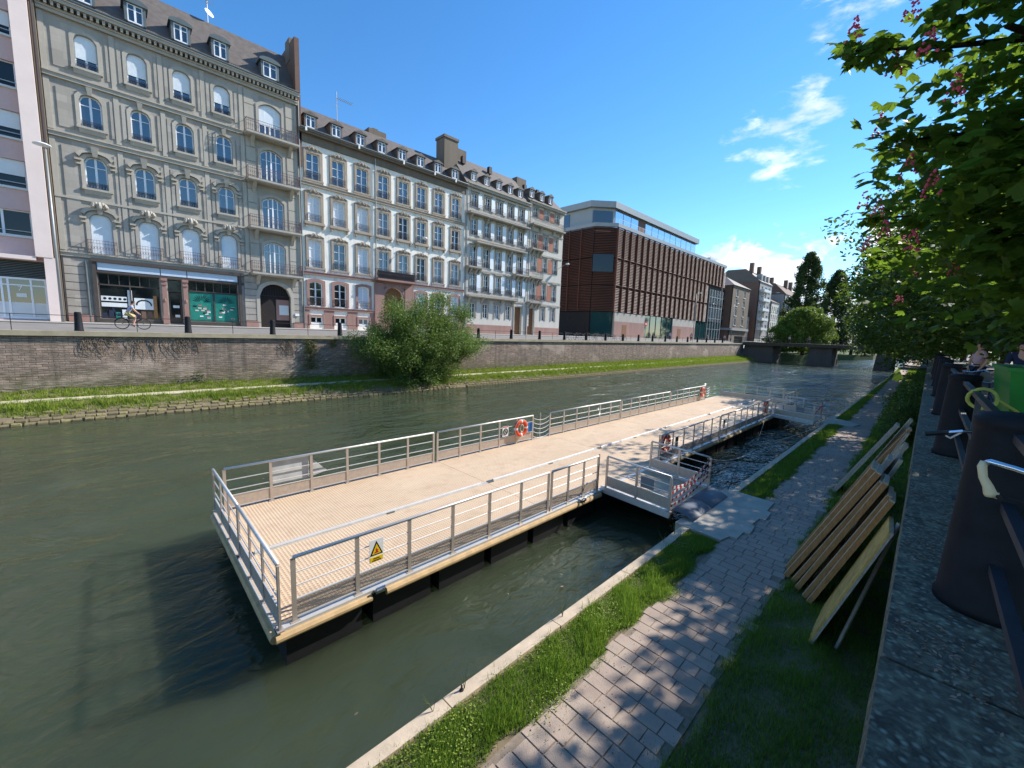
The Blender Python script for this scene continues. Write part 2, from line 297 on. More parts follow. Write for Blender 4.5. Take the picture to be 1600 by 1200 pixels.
# ------------------------------------------------------------------ mesh helpers
class MB:
    def __init__(s): s.v = []; s.f = []
    def add(s, vs, fs):
        o = len(s.v); s.v += [tuple(p) for p in vs]; s.f += [tuple(i+o for i in f) for f in fs]; return s
    def box(s, x0, x1, y0, y1, z0, z1):
        return s.add([(x0, y0, z0), (x1, y0, z0), (x1, y1, z0), (x0, y1, z0), (x0, y0, z1), (x1, y0, z1), (x1, y1, z1), (x0, y1, z1)],
                     [(3, 2, 1, 0), (4, 5, 6, 7), (0, 1, 5, 4), (1, 2, 6, 5), (2, 3, 7, 6), (3, 0, 4, 7)])
    def hexa(s, b, t):      # bottom 4, top 4 (ccw from above)
        return s.add(list(b)+list(t), [(3, 2, 1, 0), (4, 5, 6, 7), (0, 1, 5, 4), (1, 2, 6, 5), (2, 3, 7, 6), (3, 0, 4, 7)])
    def bar(s, p, q, w, h, upv=(0, 0, 1)):
        p = Vector(p); q = Vector(q); d = (q-p).normalized(); u = Vector(upv)
        if abs(d.dot(u)) > .95: u = Vector((1, 0, 0))
        sd_ = d.cross(u).normalized()*w/2; uu = sd_.cross(d).normalized()*h/2
        return s.hexa([p-sd_-uu, p+sd_-uu, q+sd_-uu, q-sd_-uu], [p-sd_+uu, p+sd_+uu, q+sd_+uu, q-sd_+uu])
    def tube(s, pts, r, n=8, closed=False, cap=True):
        pts = [Vector(p) for p in pts]; N = len(pts); rr = r if isinstance(r, (list, tuple)) else [r]*N; vs = []; prev = None
        for i, p in enumerate(pts):
            a = pts[i-1] if (i or closed) else p; b = pts[(i+1) % N] if (i < N-1 or closed) else p
            d = (b-a).normalized(); 
            if prev is None: prev = Vector((0, 0, 1)) if abs(d.z) < .9 else Vector((1, 0, 0))
            u = (prev-d*prev.dot(d)).normalized(); w = d.cross(u); prev = u
            vs += [p+(u*math.cos(2*math.pi*k/n)+w*math.sin(2*math.pi*k/n))*rr[i] for k in range(n)]
        fs = []
        for i in range(N if closed else N-1):
            j = (i+1) % N
            fs += [(i*n+k, i*n+(k+1) % n, j*n+(k+1) % n, j*n+k) for k in range(n)]
        if not closed and cap: fs += [tuple(range(n-1, -1, -1)), tuple((N-1)*n+k for k in range(n))]
        return s.add(vs, fs)
    def lathe(s, prof, c=(0, 0, 0), n=20):
        vs = []; fs = []
        for (r, z) in prof: vs += [(c[0]+r*math.cos(2*math.pi*k/n), c[1]+r*math.sin(2*math.pi*k/n), c[2]+z) for k in range(n)]
        for i in range(len(prof)-1): fs += [(i*n+k, i*n+(k+1) % n, (i+1)*n+(k+1) % n, (i+1)*n+k) for k in range(n)]
        fs += [tuple(range(n-1, -1, -1)), tuple((len(prof)-1)*n+k for k in range(n))]
        return s.add(vs, fs)
    def ellip(s, c, r, n=12, m=8):
        vs = []; fs = []
        for i in range(m+1):
            a = math.pi*i/m
            vs += [(c[0]+r[0]*math.sin(a)*math.cos(2*math.pi*k/n), c[1]+r[1]*math.sin(a)*math.sin(2*math.pi*k/n), c[2]-r[2]*math.cos(a)) for k in range(n)]
        for i in range(m): fs += [(i*n+k, i*n+(k+1) % n, (i+1)*n+(k+1) % n, (i+1)*n+k) for k in range(n)]
        return s.add(vs, fs)
    def prism_x(s, poly, x0, x1):   # poly of (y,z) ccw seen from +X
        n = len(poly)
        return s.add([(x0, y, z) for y, z in poly]+[(x1, y, z) for y, z in poly], [tuple(range(n-1, -1, -1)), tuple(range(n, 2*n))]+[(i, (i+1) % n, n+(i+1) % n, n+i) for i in range(n)])
    def prism_y(s, poly, y0, y1):   # poly of (x,z) ccw seen from -Y
        n = len(poly)
        return s.add([(x, y0, z) for x, z in poly]+[(x, y1, z) for x, z in poly], [tuple(range(n)), tuple(range(2*n-1, n-1, -1))]+[((i+1) % n, i, n+i, n+(i+1) % n) for i in range(n)])
    def prism_z(s, poly, z0, z1):
        n = len(poly)
        return s.add([(x, y, z0) for x, y in poly]+[(x, y, z1) for x, y in poly], [tuple(range(n-1, -1, -1)), tuple(range(n, 2*n))]+[(i, (i+1) % n, n+(i+1) % n, n+i) for i in range(n)])
    def ring(s, outer, inner, x0, x1):   # open band between two outlines (y,z), from x0 (back) to x1 (front)
        n = len(outer); o = [(x1, y, z) for y, z in outer]; i_ = [(x1, y, z) for y, z in inner]; ob = [(x0, y, z) for y, z in outer]; ib = [(x0, y, z) for y, z in inner]
        fs = []
        for k in range(n-1):
            fs += [(k, n+k, n+k+1, k+1), (k, k+1, 2*n+k+1, 2*n+k), (n+k+1, n+k, 3*n+k, 3*n+k+1)]
        fs += [(0, 2*n, 3*n, n), (n-1, 2*n-1, 4*n-1, 3*n-1)]
        return s.add(o+i_+ob+ib, fs)
    def mesh(s, name, mat, smooth=False):
        m = bpy.data.meshes.new(name); m.from_pydata(s.v, [], s.f); m.materials.append(MATS[mat] if isinstance(mat, str) else mat)
        if smooth: m.shade_smooth()
        m.update(); return m
    def obj(s, name, mat, parent=None, smooth=False, **k): return inst(name, s.mesh(name, mat, smooth), parent, **k)
def npmesh(name, verts, k, mat):
    nv = len(verts); nf = nv//k; m = bpy.data.meshes.new(name); m.vertices.add(nv); m.vertices.foreach_set('co', np.ascontiguousarray(verts, dtype=np.float32).ravel())
    m.loops.add(nv); m.loops.foreach_set('vertex_index', np.arange(nv, dtype=np.int32)); m.polygons.add(nf); m.polygons.foreach_set('loop_start', np.arange(0, nv, k, dtype=np.int32)); m.polygons.foreach_set('loop_total', np.full(nf, k, dtype=np.int32))
    m.materials.append(MATS[mat]); m.update(calc_edges=True); return m
def WM(o):
    if o is None: return Matrix.Identity(4)
    b = Matrix.LocRotScale(o.location, o.rotation_euler, o.scale)
    return WM(o.parent) @ o.matrix_parent_inverse @ b if o.parent else b
def inst(name, mesh, parent=None, loc=(0, 0, 0), rot=(0, 0, 0), scale=(1, 1, 1), local=False, label=None, cat=None, group=None, kind=None):
    o = bpy.data.objects.new(name, mesh); COL.objects.link(o); o.location = loc; o.rotation_euler = rot; o.scale = scale
    if parent is not None:
        o.parent = parent
        if not local: o.matrix_parent_inverse = WM(parent).inverted()
    for a, b in (('label', label), ('category', cat), ('group', group), ('kind', kind)):
        if b: o[a] = b
    return o
def thing(name, label, cat, loc=(0, 0, 0), rot=(0, 0, 0), group=None):
    o = inst(name, None, None, loc, rot, label=label, cat=cat, group=group); o.empty_display_size = .3; return o
def copy_tree(o, parent=None):
    c = o.copy(); COL.objects.link(c); c.parent = parent
    for ch in list(o.children): copy_tree(ch, c)
    return c
ORD = ['first', 'second', 'third', 'fourth', 'fifth', 'sixth', 'seventh', 'eighth', 'ninth', 'tenth', 'eleventh', 'twelfth', 'thirteenth', 'fourteenth', 'fifteenth', 'sixteenth', 'seventeenth', 'eighteenth', 'nineteenth', 'twentieth', 'twenty-first', 'twenty-second', 'twenty-third', 'twenty-fourth']
CACHE = {}
def cached(key, fn):
    if key not in CACHE: CACHE[key] = fn()
    return CACHE[key]

# ------------------------------------------------------------------ setting: water, banks, streets
XL, XR = -34.5, 0.0           # faces of the far and the near quay wall
MB().add([(-31.2, -80, 0), (-3.75, -80, 0), (-3.75, 135, 0), (-31.2, 135, 0)], [(0, 1, 2, 3)]).add([(-31.2, 135, 0), (-3.75, 135, 0), (40, 520, 0), (-12, 520, 0), (-13, 200, 0)], [(0, 1, 2, 3, 4)]).obj('water', 'water', kind='structure')
n = 240; c = np.column_stack([rng.uniform(-29, -4.2, n), rng.uniform(1, 34, n)]); c = c[~((c[:, 0] > -12.3) & (c[:, 0] < -6.0))]; n = len(c); a = rng.uniform(0, 6.28, n); L = rng.uniform(.012, .045, n)[:, None]
d = np.stack([np.cos(a), np.sin(a), np.zeros(n)], 1)*L; e = np.stack([-np.sin(a), np.cos(a), np.zeros(n)], 1)*L*.5; p = np.column_stack([c, np.full(n, .006)]); DRIFT = np.stack([p-d, p+e, p+d, p-e], 1).reshape(-1, 3)
# far bank: stone toe, grass slope, trodden path, up to the wall foot
prof = [(-30.55, -.6), (-30.55, .02), (-30.75, .20), (-31.6, .62), (-32.5, .80), (-32.62, .84), (-33.05, .88), (-33.2, .92), (-34.6, 1.20)]
ys = [-40+i*4 for i in range(40)]
def strip(prof, ys, jit=0.0):
    b = MB(); n = len(prof); vs = []
    for y in ys: vs += [(x, y, z+random.uniform(-jit, jit)) for x, z in prof]
    fs = [(i*n+k, i*n+k+1, (i+1)*n+k+1, (i+1)*n+k) for i in range(len(ys)-1) for k in range(n-1)]
    b.add(vs, fs); return b
bank = strip(prof, ys, .0).obj('far_bank', 'soil', kind='structure')
strip([(-32.50, .83), (-33.1, .91)], [-40+i*4 for i in range(40)]).obj('dirt_track', 'dirt_path', kind='structure')
# stone edging of the far bank, stone by stone
def stone_mesh(i):
    r = random.Random(i); b = MB(); L = .36; j = lambda a=.018: r.uniform(-a, a)
    b.hexa([(-.13+j(), j(), 0), (.13+j(), j(), 0), (.13+j(), L+j(), 0), (-.13+j(), L+j(), 0)], [(-.10+j(), .02+j(), .13+j()), (.09+j(), .02+j(), .12+j()), (.09+j(), L-.02+j(), .12+j()), (-.10+j(), L-.02+j(), .13+j())])
    return b
t = NT('edge_stone'); oi = t.n('ShaderNodeObjectInfo'); a = t.noise(t.pos(), 12, 5)
c0 = t.ramp(oi.outputs['Random'], [(0, srgb(96, 86, 70)), (.5, srgb(128, 116, 92)), (1, srgb(150, 140, 98))]); t.col(t.mix(t.ramp(a, [(.35, (0, 0, 0)), (.6, (.8, .8, .8))]), c0, srgb(100, 92, 52))); t.rough(.95); t.bump(a, .5, .02)
SM = [stone_mesh(i).mesh('stone', 'edge_stone') for i in range(6)]
k = 0
for row, (x, z) in enumerate(((-30.52, -.03), (-30.74, .10), (-30.98, .24), (-31.22, .36))):
    y = -7.5 + (.2 if row % 2 else 0)
    for i in range(75):
        if (row == 3 and random.random() < .6) or (row == 2 and random.random() < .25): y += .42; continue
        inst('stone', SM[k % 6], bank, (x+random.uniform(-.03, .03), y, z+random.uniform(-.025, .025)), (0, random.uniform(.15, .4), random.uniform(-.05, .05))); y += random.uniform(.38, .44); k += 1
b = MB()
for row, (x, z) in enumerate(((-30.52, -.03), (-30.74, .10), (-30.98, .24))):
    y = 24.
    while y < 118:
        L = random.uniform(.34, .44); b.box(x-.12, x+.12, y, y+L-.04, z, z+.13+random.uniform(-.02, .03)); y += L
b.obj('stone_edging', 'edge_stone', bank, kind='stuff')
# far quay wall with coping
qw = thing('quay_wall', 'long masonry quay wall below the row of old houses', 'wall', (XL, 0, 1.1))
MB().box(XL-.7, XL, -40, 119, .6, 4.26).obj('masonry', 'quay_masonry', qw)
plain('coping_stone', srgb(168, 156, 130), .9, var=.22, sc=1.2, bump=.3)
cpm = MB().box(XL-.75, XL+.16, 0.006, 2.494, 4.26, 4.54).mesh('coping_stone', 'coping_stone')
for i in range(64): inst('coping_stone', cpm, qw, (0, -40+i*2.485, 0))
MB().box(XL, XL+.10, -40, 119, 1.05, 1.75).obj('plinth', 'quay_masonry', qw)
# far street: roadway rising to the kerb, pavement
MB().add([(XL-.75, -60, 4.53), (XL-.75, 420, 4.53), (-40.2, 420, 4.86), (-40.2, -60, 4.86)], [(3, 2, 1, 0)]).obj('far_street', 'asphalt', kind='structure')
MB().hexa([(-60, -60, 4.2), (-40.2, -60, 4.2), (-40.2, 420, 4.2), (-60, 420, 4.2)], [(-60, -60, 5.12), (-40.2, -60, 4.98), (-40.2, 420, 4.98), (-60, 420, 5.12)]).obj('far_pavement', 'pavement_light', kind='structure')
MB().add([(-900, -300, 4.9), (-59, -300, 4.9), (-59, 900, 4.9), (-900, 900, 4.9)], [(0, 1, 2, 3)]).obj('ground', 'pavement_light', kind='structure')
# land beyond the bridge: bank on the left, then the horizon
MB().prism_z([(-60, 119.5), (-31, 119.5), (-29.5, 134), (-14, 196), (-13, 520), (-60, 520)], -1, 1.6).obj('far_meadow', 'turf', kind='structure')
MB().add([(-60, 330, 2.2), (900, 330, 2.2), (900, 1800, 2.2), (-900, 1800, 2.2), (-900, 890, 2.2), (-60, 890, 2.2)], [(0, 1, 2, 3, 4, 5)]).obj('distant_ground', 'turf', kind='structure')
# near bank
PB = .55
MB().box(-3.9, .2, -40, 330, -.8, PB-.03).obj('near_bank', 'soil', kind='structure')
ke = inst('bank_kerb', None, None, (-3.9, 0, 0), kind='structure')
for i in range(46):
    y = -6+i*2.2
    if 9.9 < y+2.2 and y < 9.9: pass
    b = MB(); r = random.Random(i); o = r.uniform(-.012, .012); w = .20
    b.hexa([(-3.93+o, y+.006, -.5), (-3.93+o+w, y+.006, -.5), (-3.93+o+w, y+2.19, -.5), (-3.93+o, y+2.19, -.5)], [(-3.93+o, y+.006, PB+.01), (-3.93+o+w, y+.006, PB+.02), (-3.93+o+w, y+2.19, PB+.02), (-3.93+o, y+2.19, PB+.01)])
    b.obj('kerb_stone', 'kerb', ke)
MB().box(-3.93, -3.73, 95.3, 330, -.5, PB+.01).obj('kerb_stone', 'kerb', ke)
# paved towpath, laid stone by stone
def pth(y): return -2.92-.006*max(0, y-6) - (.0 if y < 30 else .004*(y-30)), -1.60-.009*max(0, y-12)
tp = MB(); yy = [-6+i*2 for i in range(160)]
tp.add([p for y in yy for p in ((pth(y)[0]-.03, y, PB-.011), (pth(y)[1]+.03, y, PB-.011))], [(2*i, 2*i+1, 2*i+3, 2*i+2) for i in range(len(yy)-1)])
tpo = tp.obj('towpath', 'path_sand', kind='structure')
PM = []
for L in (.22, .29, .36, .43):
    r = random.Random(int(L*100)); b = MB(); c = .006
    b.hexa([(0, 0, -.05), (L, 0, -.05), (L, .232, -.05), (0, .232, -.05)], [(c, c, 0), (L-c, c, 0), (L-c, .232-c, 0), (c, .232-c, 0)]); PM.append((L, b.mesh('paver', 'paver')))
y = .6; n = 0; rest = MB()
while y < 70:
    x, x1 = pth(y); x += random.uniform(-.09, .09); 
    while x < x1-.16:
        L, m = random.choice(PM)
        if x+L > x1+.14: L, m = PM[0]
        z = PB+random.uniform(-.003, .003)
        if n < 300 and y < 33: inst('paver', m, tpo, (x, y, z), (random.uniform(-.005, .005), random.uniform(-.005, .005), random.uniform(-.008, .008))); n += 1
        elif y < 70: rest.box(x, x+L-.012, y, y+.228, PB-.03, z)
        x += L+.006
    y += .240
rest.obj('paving', 'paver', tpo, kind='stuff')
tp2 = MB().add([p for y in range(68, 320, 4) for p in ((pth(y)[0], y, PB+.0), (pth(y)[1], y, PB+.0))], [(2*i, 2*i+1, 2*i+3, 2*i+2) for i in range(62)]).obj('distant_paving', 'paver', tpo)
# concrete landings for the two gangways
MB().prism_z([(-4.12, 10.2), (-2.98, 10.12), (-2.90, 10.5), (-2.74, 10.52), (-2.74, 11.0), (-2.60, 11.04), (-2.64, 11.6), (-2.72, 11.64), (-2.70, 12.2), (-2.56, 12.24), (-2.58, 12.9), (-2.70, 12.95), (-2.72, 13.8), (-4.12, 13.9)], -.5, PB+.035).obj('concrete_landing', 'concrete', kind='structure')
MB().prism_z([(-4.12, 30.3), (-2.6, 30.5), (-2.4, 31.6), (-3.4, 32.7), (-4.12, 32.7)], -.5, PB+.035).obj('concrete_landing', 'concrete', kind='structure')
# near quay wall
nw = thing('retaining_wall', 'tall lichen covered quay wall beside the towpath at right', 'wall', (.4, 0, .5))
MB().box(.03, .66, -40, 330, .2, 3.68).obj('masonry', 'quay_masonry', nw)
CZ = 3.90
for i in range(60):
    y = -9+i*2.3; o = random.Random(i).uniform(-.008, .008)
    MB().hexa([(-.01+o, y+.006, 3.68), (.64, y+.006, 3.68), (.64, y+2.292, 3.68), (-.01+o, y+2.292, 3.68)], [(.005+o, y+.012, CZ), (.64, y+.012, CZ), (.64, y+2.286, CZ), (.005+o, y+2.286, CZ)]).obj('coping_slab', 'coping_lichen', nw)
MB().add([(.63, -60, 3.78), (300, -60, 3.78), (300, 400, 3.78), (.63, 400, 3.78)], [(0, 1, 2, 3)]).obj('near_street', 'asphalt', kind='structure')

# ------------------------------------------------------------------ grass (blades as real triangles)
def blades(n, fn, hmin, hmax, w, lean=.5):
    p = fn(n); n = len(p); a = rng.uniform(0, 2*np.pi, n); hh = rng.uniform(hmin, hmax, n)*rng.uniform(.5, 1, n); d = np.stack([np.cos(a), np.sin(a), np.zeros(n)], 1)
    hh = hh*np.clip(1+.45*(np.sin(p[:, 0]*7.3+1.1*np.sin(p[:, 1]*5.1))+np.sin(p[:, 1]*6.1+1.7*np.sin(p[:, 0]*4.3+2)))*.7, .35, 1.9)
    la = rng.uniform(0, 2*np.pi, n); lv = np.stack([np.cos(la), np.sin(la), np.zeros(n)], 1)*(hh*rng.uniform(0, lean, n))[:, None]
    ww = (w*rng.uniform(.6, 1.3, n))[:, None]; tip = p+lv; tip[:, 2] += hh
    return np.stack([p-d*ww, p+d*ww, tip], 1).reshape(-1, 3)
def clumpy(p, sc, keep):    # thin the points out in patches
    v = np.sin(p[:, 0]*sc*2.1+1.3*np.sin(p[:, 1]*sc*.9))+np.sin(p[:, 1]*sc*1.7+1.7*np.sin(p[:, 0]*sc*1.3+2))+rng.normal(0, .7, len(p)); return p[v > keep]
def area(x0, x1, y0, y1, z=PB-.03, wob=.0, keep=None, sc=1.5):
    def f(n):
        y = rng.uniform(y0, y1, n); x = rng.uniform(0, 1, n); a = x0(y) if callable(x0) else x0; b_ = x1(y) if callable(x1) else x1
        xx = a+(b_-a)*x+rng.normal(0, wob, n); p = np.stack([xx, y, np.full(n, z)], 1)
        p = p[~((p[:, 1] > 10.05) & (p[:, 1] < 13.95) & (p[:, 0] < -2.55) & (p[:, 0] > -4.2))]; p = p[~((p[:, 1] > 30.3) & (p[:, 1] < 32.7) & (p[:, 0] < -2.4) & (p[:, 0] > -4.2))]
        return clumpy(p, sc, keep) if keep is not None else p
    return f
pl = lambda y: -2.92-.006*np.maximum(0, y-6)-.004*np.maximum(0, y-30)+.10*np.sin(y*1.9)+.07*np.sin(y*5.3+1)-.02
pr_ = lambda y: -1.60-.009*np.maximum(0, y-12)+.09*np.sin(y*1.3+2)+.06*np.sin(y*4.1)
n_ = 16000; cl = area(-3.70, pl, .8, 14, wob=.03, keep=.7, sc=2.2)(n_); cl[:, 2] += rng.uniform(.02, .10, len(cl))
def clover(p, s):
    n = len(p); a = rng.uniform(0, 6.28, n); L = (s*rng.uniform(.6, 1.3, n))[:, None]; d = np.stack([np.cos(a), np.sin(a), rng.uniform(-.5, .5, n)], 1)*L; e = np.stack([-np.sin(a), np.cos(a), rng.uniform(-.5, .5, n)], 1)*L*.8
    return np.stack([p-d, p+e, p+d, p-e], 1).reshape(-1, 3)
inst('clover', npmesh('clover', clover(cl, .012), 4, 'grass_bank'), label='light clover patches among the grass beside the kerb', cat='clover', kind='stuff')
G1 = [blades(95000, area(-3.70, pl, .8, 14, wob=.03), .04, .13, .004), blades(9000, area(-3.74, pl, .8, 14, wob=.05), .10, .20, .006), blades(50000, area(-3.70, pl, 14, 40, wob=.04), .06, .16, .009), blades(30000, area(-3.70, pl, 40, 120, wob=.05), .10, .22, .02)]
inst('grass_verge', npmesh('grass_verge', np.concatenate(G1), 3, 'grass'), label='green grass strip between the concrete kerb and the towpath', cat='grass', kind='stuff')
G2 = [blades(90000, area(pr_, .0, .8, 14, wob=.03), .05, .15, .004), blades(50000, area(pr_, .0, 14, 40, wob=.04), .07, .18, .009), blades(25000, area(pr_, .0, 40, 120, wob=.05), .1, .25, .02)]
inst('grass_strip', npmesh('grass_strip', np.concatenate(G2), 3, 'grass'), label='shaded grass strip between the towpath and the right wall', cat='grass', kind='stuff')
G3 = [blades(5000, area(pl, lambda y: pl(y)+.16, .8, 22, z=PB-.02, wob=.05, keep=.6, sc=2.), .03, .08, .005), blades(5000, area(lambda y: pr_(y)-.16, pr_, .8, 22, z=PB-.02, wob=.05, keep=.6, sc=2.), .03, .08, .005), blades(1500, area(pl, pr_, .8, 20, z=PB-.02, keep=1.7), .015, .04, .004)]
inst('path_weeds', npmesh('path_weeds', np.concatenate(G3), 3, 'grass'), label='sparse weeds in the joints and edges of the towpath', cat='weeds', kind='stuff')
lp = area(-3.4, -1.3, .8, 22, z=PB+.012)(2600); inst('path_litter', npmesh('path_litter', clover(lp, .009), 4, 'litter'), label='tiny fallen petals scattered over the towpath', cat='leaf litter', kind='stuff')
px = np.array([q[0] for q in prof[2:]]); pz = np.array([q[1] for q in prof[2:]])
def bankpts(x0, x1, y0, y1, keep=None, sc=1.):
    def f(n):
        x = rng.uniform(x0, x1, n); y = rng.uniform(y0, y1, n); z = np.interp(-x, -px, pz)-.02; p = np.stack([x, y, z], 1)
        p = p[(x > -32.60+.10*np.sin(y*.8)+.05*np.sin(y*3.1)) | (x < -33.06+.08*np.sin(y*1.1+1)+.05*np.sin(y*2.7)) | (rng.uniform(0, 1, n) < .05)]
        return clumpy(p, sc, keep) if keep is not None else p
    return f
G4 = [blades(130000, bankpts(-34.5, -31.05, -8, 40), .08, .22, .016), blades(26000, bankpts(-31.9, -30.9, -8, 40, .2, .9), .15, .40, .020), blades(14000, bankpts(-34.5, -31.3, -8, 40, 1.1, 1.1), .25, .5, .02), blades(70000, bankpts(-34.5, -30.9, 40, 118), .15, .38, .04)]
inst('bank_grass', npmesh('bank_grass', np.concatenate(G4), 3, 'grass_bank'), label='sunlit grass on the far bank below the masonry wall', cat='grass', kind='stuff')
inst('floating_specks', npmesh('floating_specks', DRIFT, 4, 'litter'), label='specks of leaf and foam drifting on the river', cat='debris', kind='stuff')
# dry leaf litter and petals on the near coping
n = 16000; c = rng.uniform([.03, .9], [.62, 14], (n, 2)); v = np.sin(c[:, 0]*9+2*np.sin(c[:, 1]*2.3))+np.sin(c[:, 1]*4.7+1)+rng.normal(0, .6, n); c = c[v > .9]; n = len(c)
a = rng.uniform(0, 6.28, n); L = rng.uniform(.005, .016, n)[:, None]; d = np.stack([np.cos(a), np.sin(a), rng.uniform(-.3, .3, n)], 1)*L; e = np.stack([-np.sin(a), np.cos(a), rng.uniform(-.3, .3, n)], 1)*L*.45
p = np.column_stack([c, np.full(n, CZ+.008)]); inst('leaf_litter', npmesh('leaf_litter', np.stack([p-d, p+e, p+d, p-e], 1).reshape(-1, 3), 4, 'litter'), label='dry blossom litter scattered over the coping of the right wall', cat='leaf litter', kind='stuff')

# ------------------------------------------------------------------ buildings
def arch(w, h, rise, n=8, off=0.):
    """outline bottom-left -> over the head -> bottom-right, grown by off"""
    hw = w/2+off; pts = [(-hw, -0.0 if off <= 0 else 0.)]
    if rise <= 0: return pts+[(-hw, h+off), (hw, h+off), (hw, 0.)]
    for i in range(n+1):
        a = -1+2*i/n; pts.append((hw*a, h-rise+off+(rise)*math.sqrt(max(0, 1-(a*a)*.999)) if rise > .3*w else h-rise+off+rise*(1-a*a)))
    return pts+[(hw, 0.)]
def facade(b, y0, y1, z0, z1, holes, X, d=.28):
    """wall plane with real openings; holes: (y, z, w, h, rise)"""
    rects = [(y-w/2, y+w/2, z, z+h) for y, z, w, h, r in holes]
    Y = sorted({round(v, 4) for v in [y0, y1]+[r[0] for r in rects]+[r[1] for r in rects] if y0 <= v <= y1}); Z = sorted({round(v, 4) for v in [z0, z1]+[r[2] for r in rects]+[r[3] for r in rects] if z0 <= v <= z1})
    for i in range(len(Y)-1):
        j = 0
        while j < len(Z)-1:
            cy = (Y[i]+Y[i+1])/2
            inside = lambda jj: any(r[0] < cy < r[1] and r[2] < (Z[jj]+Z[jj+1])/2 < r[3] for r in rects)
            if inside(j): j += 1; continue
            k = j
            while k+1 < len(Z)-1 and not inside(k+1): k += 1
            b.add([(X, Y[i], Z[j]), (X, Y[i+1], Z[j]), (X, Y[i+1], Z[k+1]), (X, Y[i], Z[k+1])], [(0, 1, 2, 3)]); j = k+1
    for y, z, w, h, r in holes:
        o = arch(w, h, r); n = len(o)
        b.add([(X, y+p, z+q) for p, q in o]+[(X-d, y+p, z+q) for p, q in o], [(i, n+i, n+i+1, i+1) for i in range(n-1)]+[(n-1, 2*n-1, n, 0)])
        if r > 0:     # spandrels between the arched head and the rectangular hole
            m = (n-2)//2+1
            b.add([(X, y-w/2, z+h)]+[(X, y+p, z+q) for p, q in o[1:m+1]], [tuple(range(m, -1, -1))])
            b.add([(X, y+w/2, z+h)]+[(X, y+p, z+q) for p, q in o[m:n-1]], [tuple(range(n-m-1, -1, -1))])
def win_meshes(w, h, rise, style, trans):
    def mk():
        o = arch(w, h, rise); inn = arch(w-.14, h-.07, rise, off=0); inn = [(p, max(q, .07)) for p, q in inn]
        f = MB(); f.ring(o, inn, -.04, .04); f.box(-.04, .045, -w/2+.02, w/2-.02, 0, .08); f.box(-.04, .05, -.06, .06, .08, h-.05)
        if trans: f.box(-.03, .035, -w/2+.05, -.06, h*.68, h*.68+.045); f.box(-.03, .035, .06, w/2-.05, h*.68, h*.68+.045)
        if style == 'four': f.box(-.03, .034, -w/2+.05, -.06, h*.36, h*.36+.04); f.box(-.03, .034, .06, w/2-.05, h*.36, h*.36+.04); 
        p = MB(); n = len(o); p.add([(-.01, a, q) for a, q in o], [tuple(range(n-1, -1, -1))])
        return f, p
    return cached(('win', w, h, rise, style, trans), mk)
WR = random.Random(11)
def window(bld, y, z, w, h, rise, X, pane='pane_dark', style='two', trans=True, blind=0., recess=.2, frame='window_white'):
    if pane == 'pane_dark': pane = WR.choice(['pane_dark', 'pane_dark', 'pane_dark', 'pane_dull', 'pane_dull', 'curtain_dim'])
    f, p = win_meshes(w, h, rise, style, trans)
    fm = cached(('wf', w, h, rise, style, trans, frame), lambda: f.mesh('window', frame)); pm = cached(('wp', w, h, rise, style, pane), lambda: p.mesh('pane', pane))
    wo = inst('window', fm, bld, (X-recess, y, z)); inst('pane', pm, wo, (X-recess, y, z))
    if blind > 0:
        def mk():
            b = MB(); o = [(a, q) for a, q in arch(w-.08, h-.02, rise) if True]; zb = h*(1-blind); o = [(a, max(q, zb)) for a, q in o]; b.prism_x(list(reversed(o)), .05, .075)
            n = int((h-zb)/.07)
            for i in range(n): b.box(.07, .082, -w/2+.06, w/2-.06, zb+.01+i*.07, zb+.045+i*.07) if zb+.05+i*.07 < h-rise else None
            return b.mesh('blind', 'shutter_white')
        inst('blind', cached(('bl', w, h, rise, blind), mk), wo, (X-recess, y, z))
    return wo
def guard(w, hgt, dep, kind='lattice', mat='iron_dark', bow=0.):
    """window guard or balcony front in iron, centred on y=0, standing at x=dep"""
    def mk():
        b = MB(); n = max(4, int(w/.14)); r = .010
        for zz in (.04, hgt*.78, hgt): b.bar((dep, -w/2, zz), (dep, w/2, zz), .03, .025)
        for i in range(n+1):
            yy = -w/2+w*i/n; b.bar((dep, yy, 0), (dep+bow, yy, hgt*.35), .016, .016); b.bar((dep+bow, yy, hgt*.35), (dep, yy, hgt), .016, .016)
        for i in range(n):
            yy = -w/2+w*(i+.5)/n; q = w/n*.42
            pts = [(dep+bow*.7, yy+q*math.cos(a), hgt*.45+q*1.6*math.sin(a)) for a in [k*math.pi/3 for k in range(6)]]
            b.tube(pts, .009, 4, closed=True)
        if dep > .3:
            for s_ in (-1, 1):
                for zz in (.04, hgt): b.bar((0, s_*w/2, zz), (dep, s_*w/2, zz), .03, .025)
                m = max(2, int(dep/.16))
                for i in range(1, m): b.bar((dep*i/m, s_*w/2, 0), (dep*i/m, s_*w/2, hgt), .018, .018)
        return b.mesh('iron_railing', mat)
    return cached(('gd', w, hgt, dep, mat, bow), mk)
def balcony(bld, y, z, w, dep, X, mat='iron_rose', stone='stone_trim', hgt=.95, brackets=(-.4, .4)):
    b = MB().box(X, X+dep, y-w/2, y+w/2, z-.16, z).box(X, X+dep-.06, y-w/2+.06, y+w/2-.06, z-.24, z-.16); bo = b.obj('balcony_slab', stone, bld)
    inst('iron_railing', guard(w-.06, hgt, dep-.05, mat=mat, bow=.05), bo, (X, y, z))
    for s_ in brackets:
        c = MB(); yb = y+s_*w; c.prism_y([(X, z-1.0), (X+.10, z-1.0), (X+.22, z-.72), (X+dep*.75, z-.24), (X, z-.24)], yb-.13, yb+.13); c.obj('bracket', stone, bo)
def body(bld, y0, y1, z0, z1, X, dep, mat, name='wall'):
    return MB().box(X-dep, X-.34, y0, y1, z0, z1).obj(name, mat, bld)
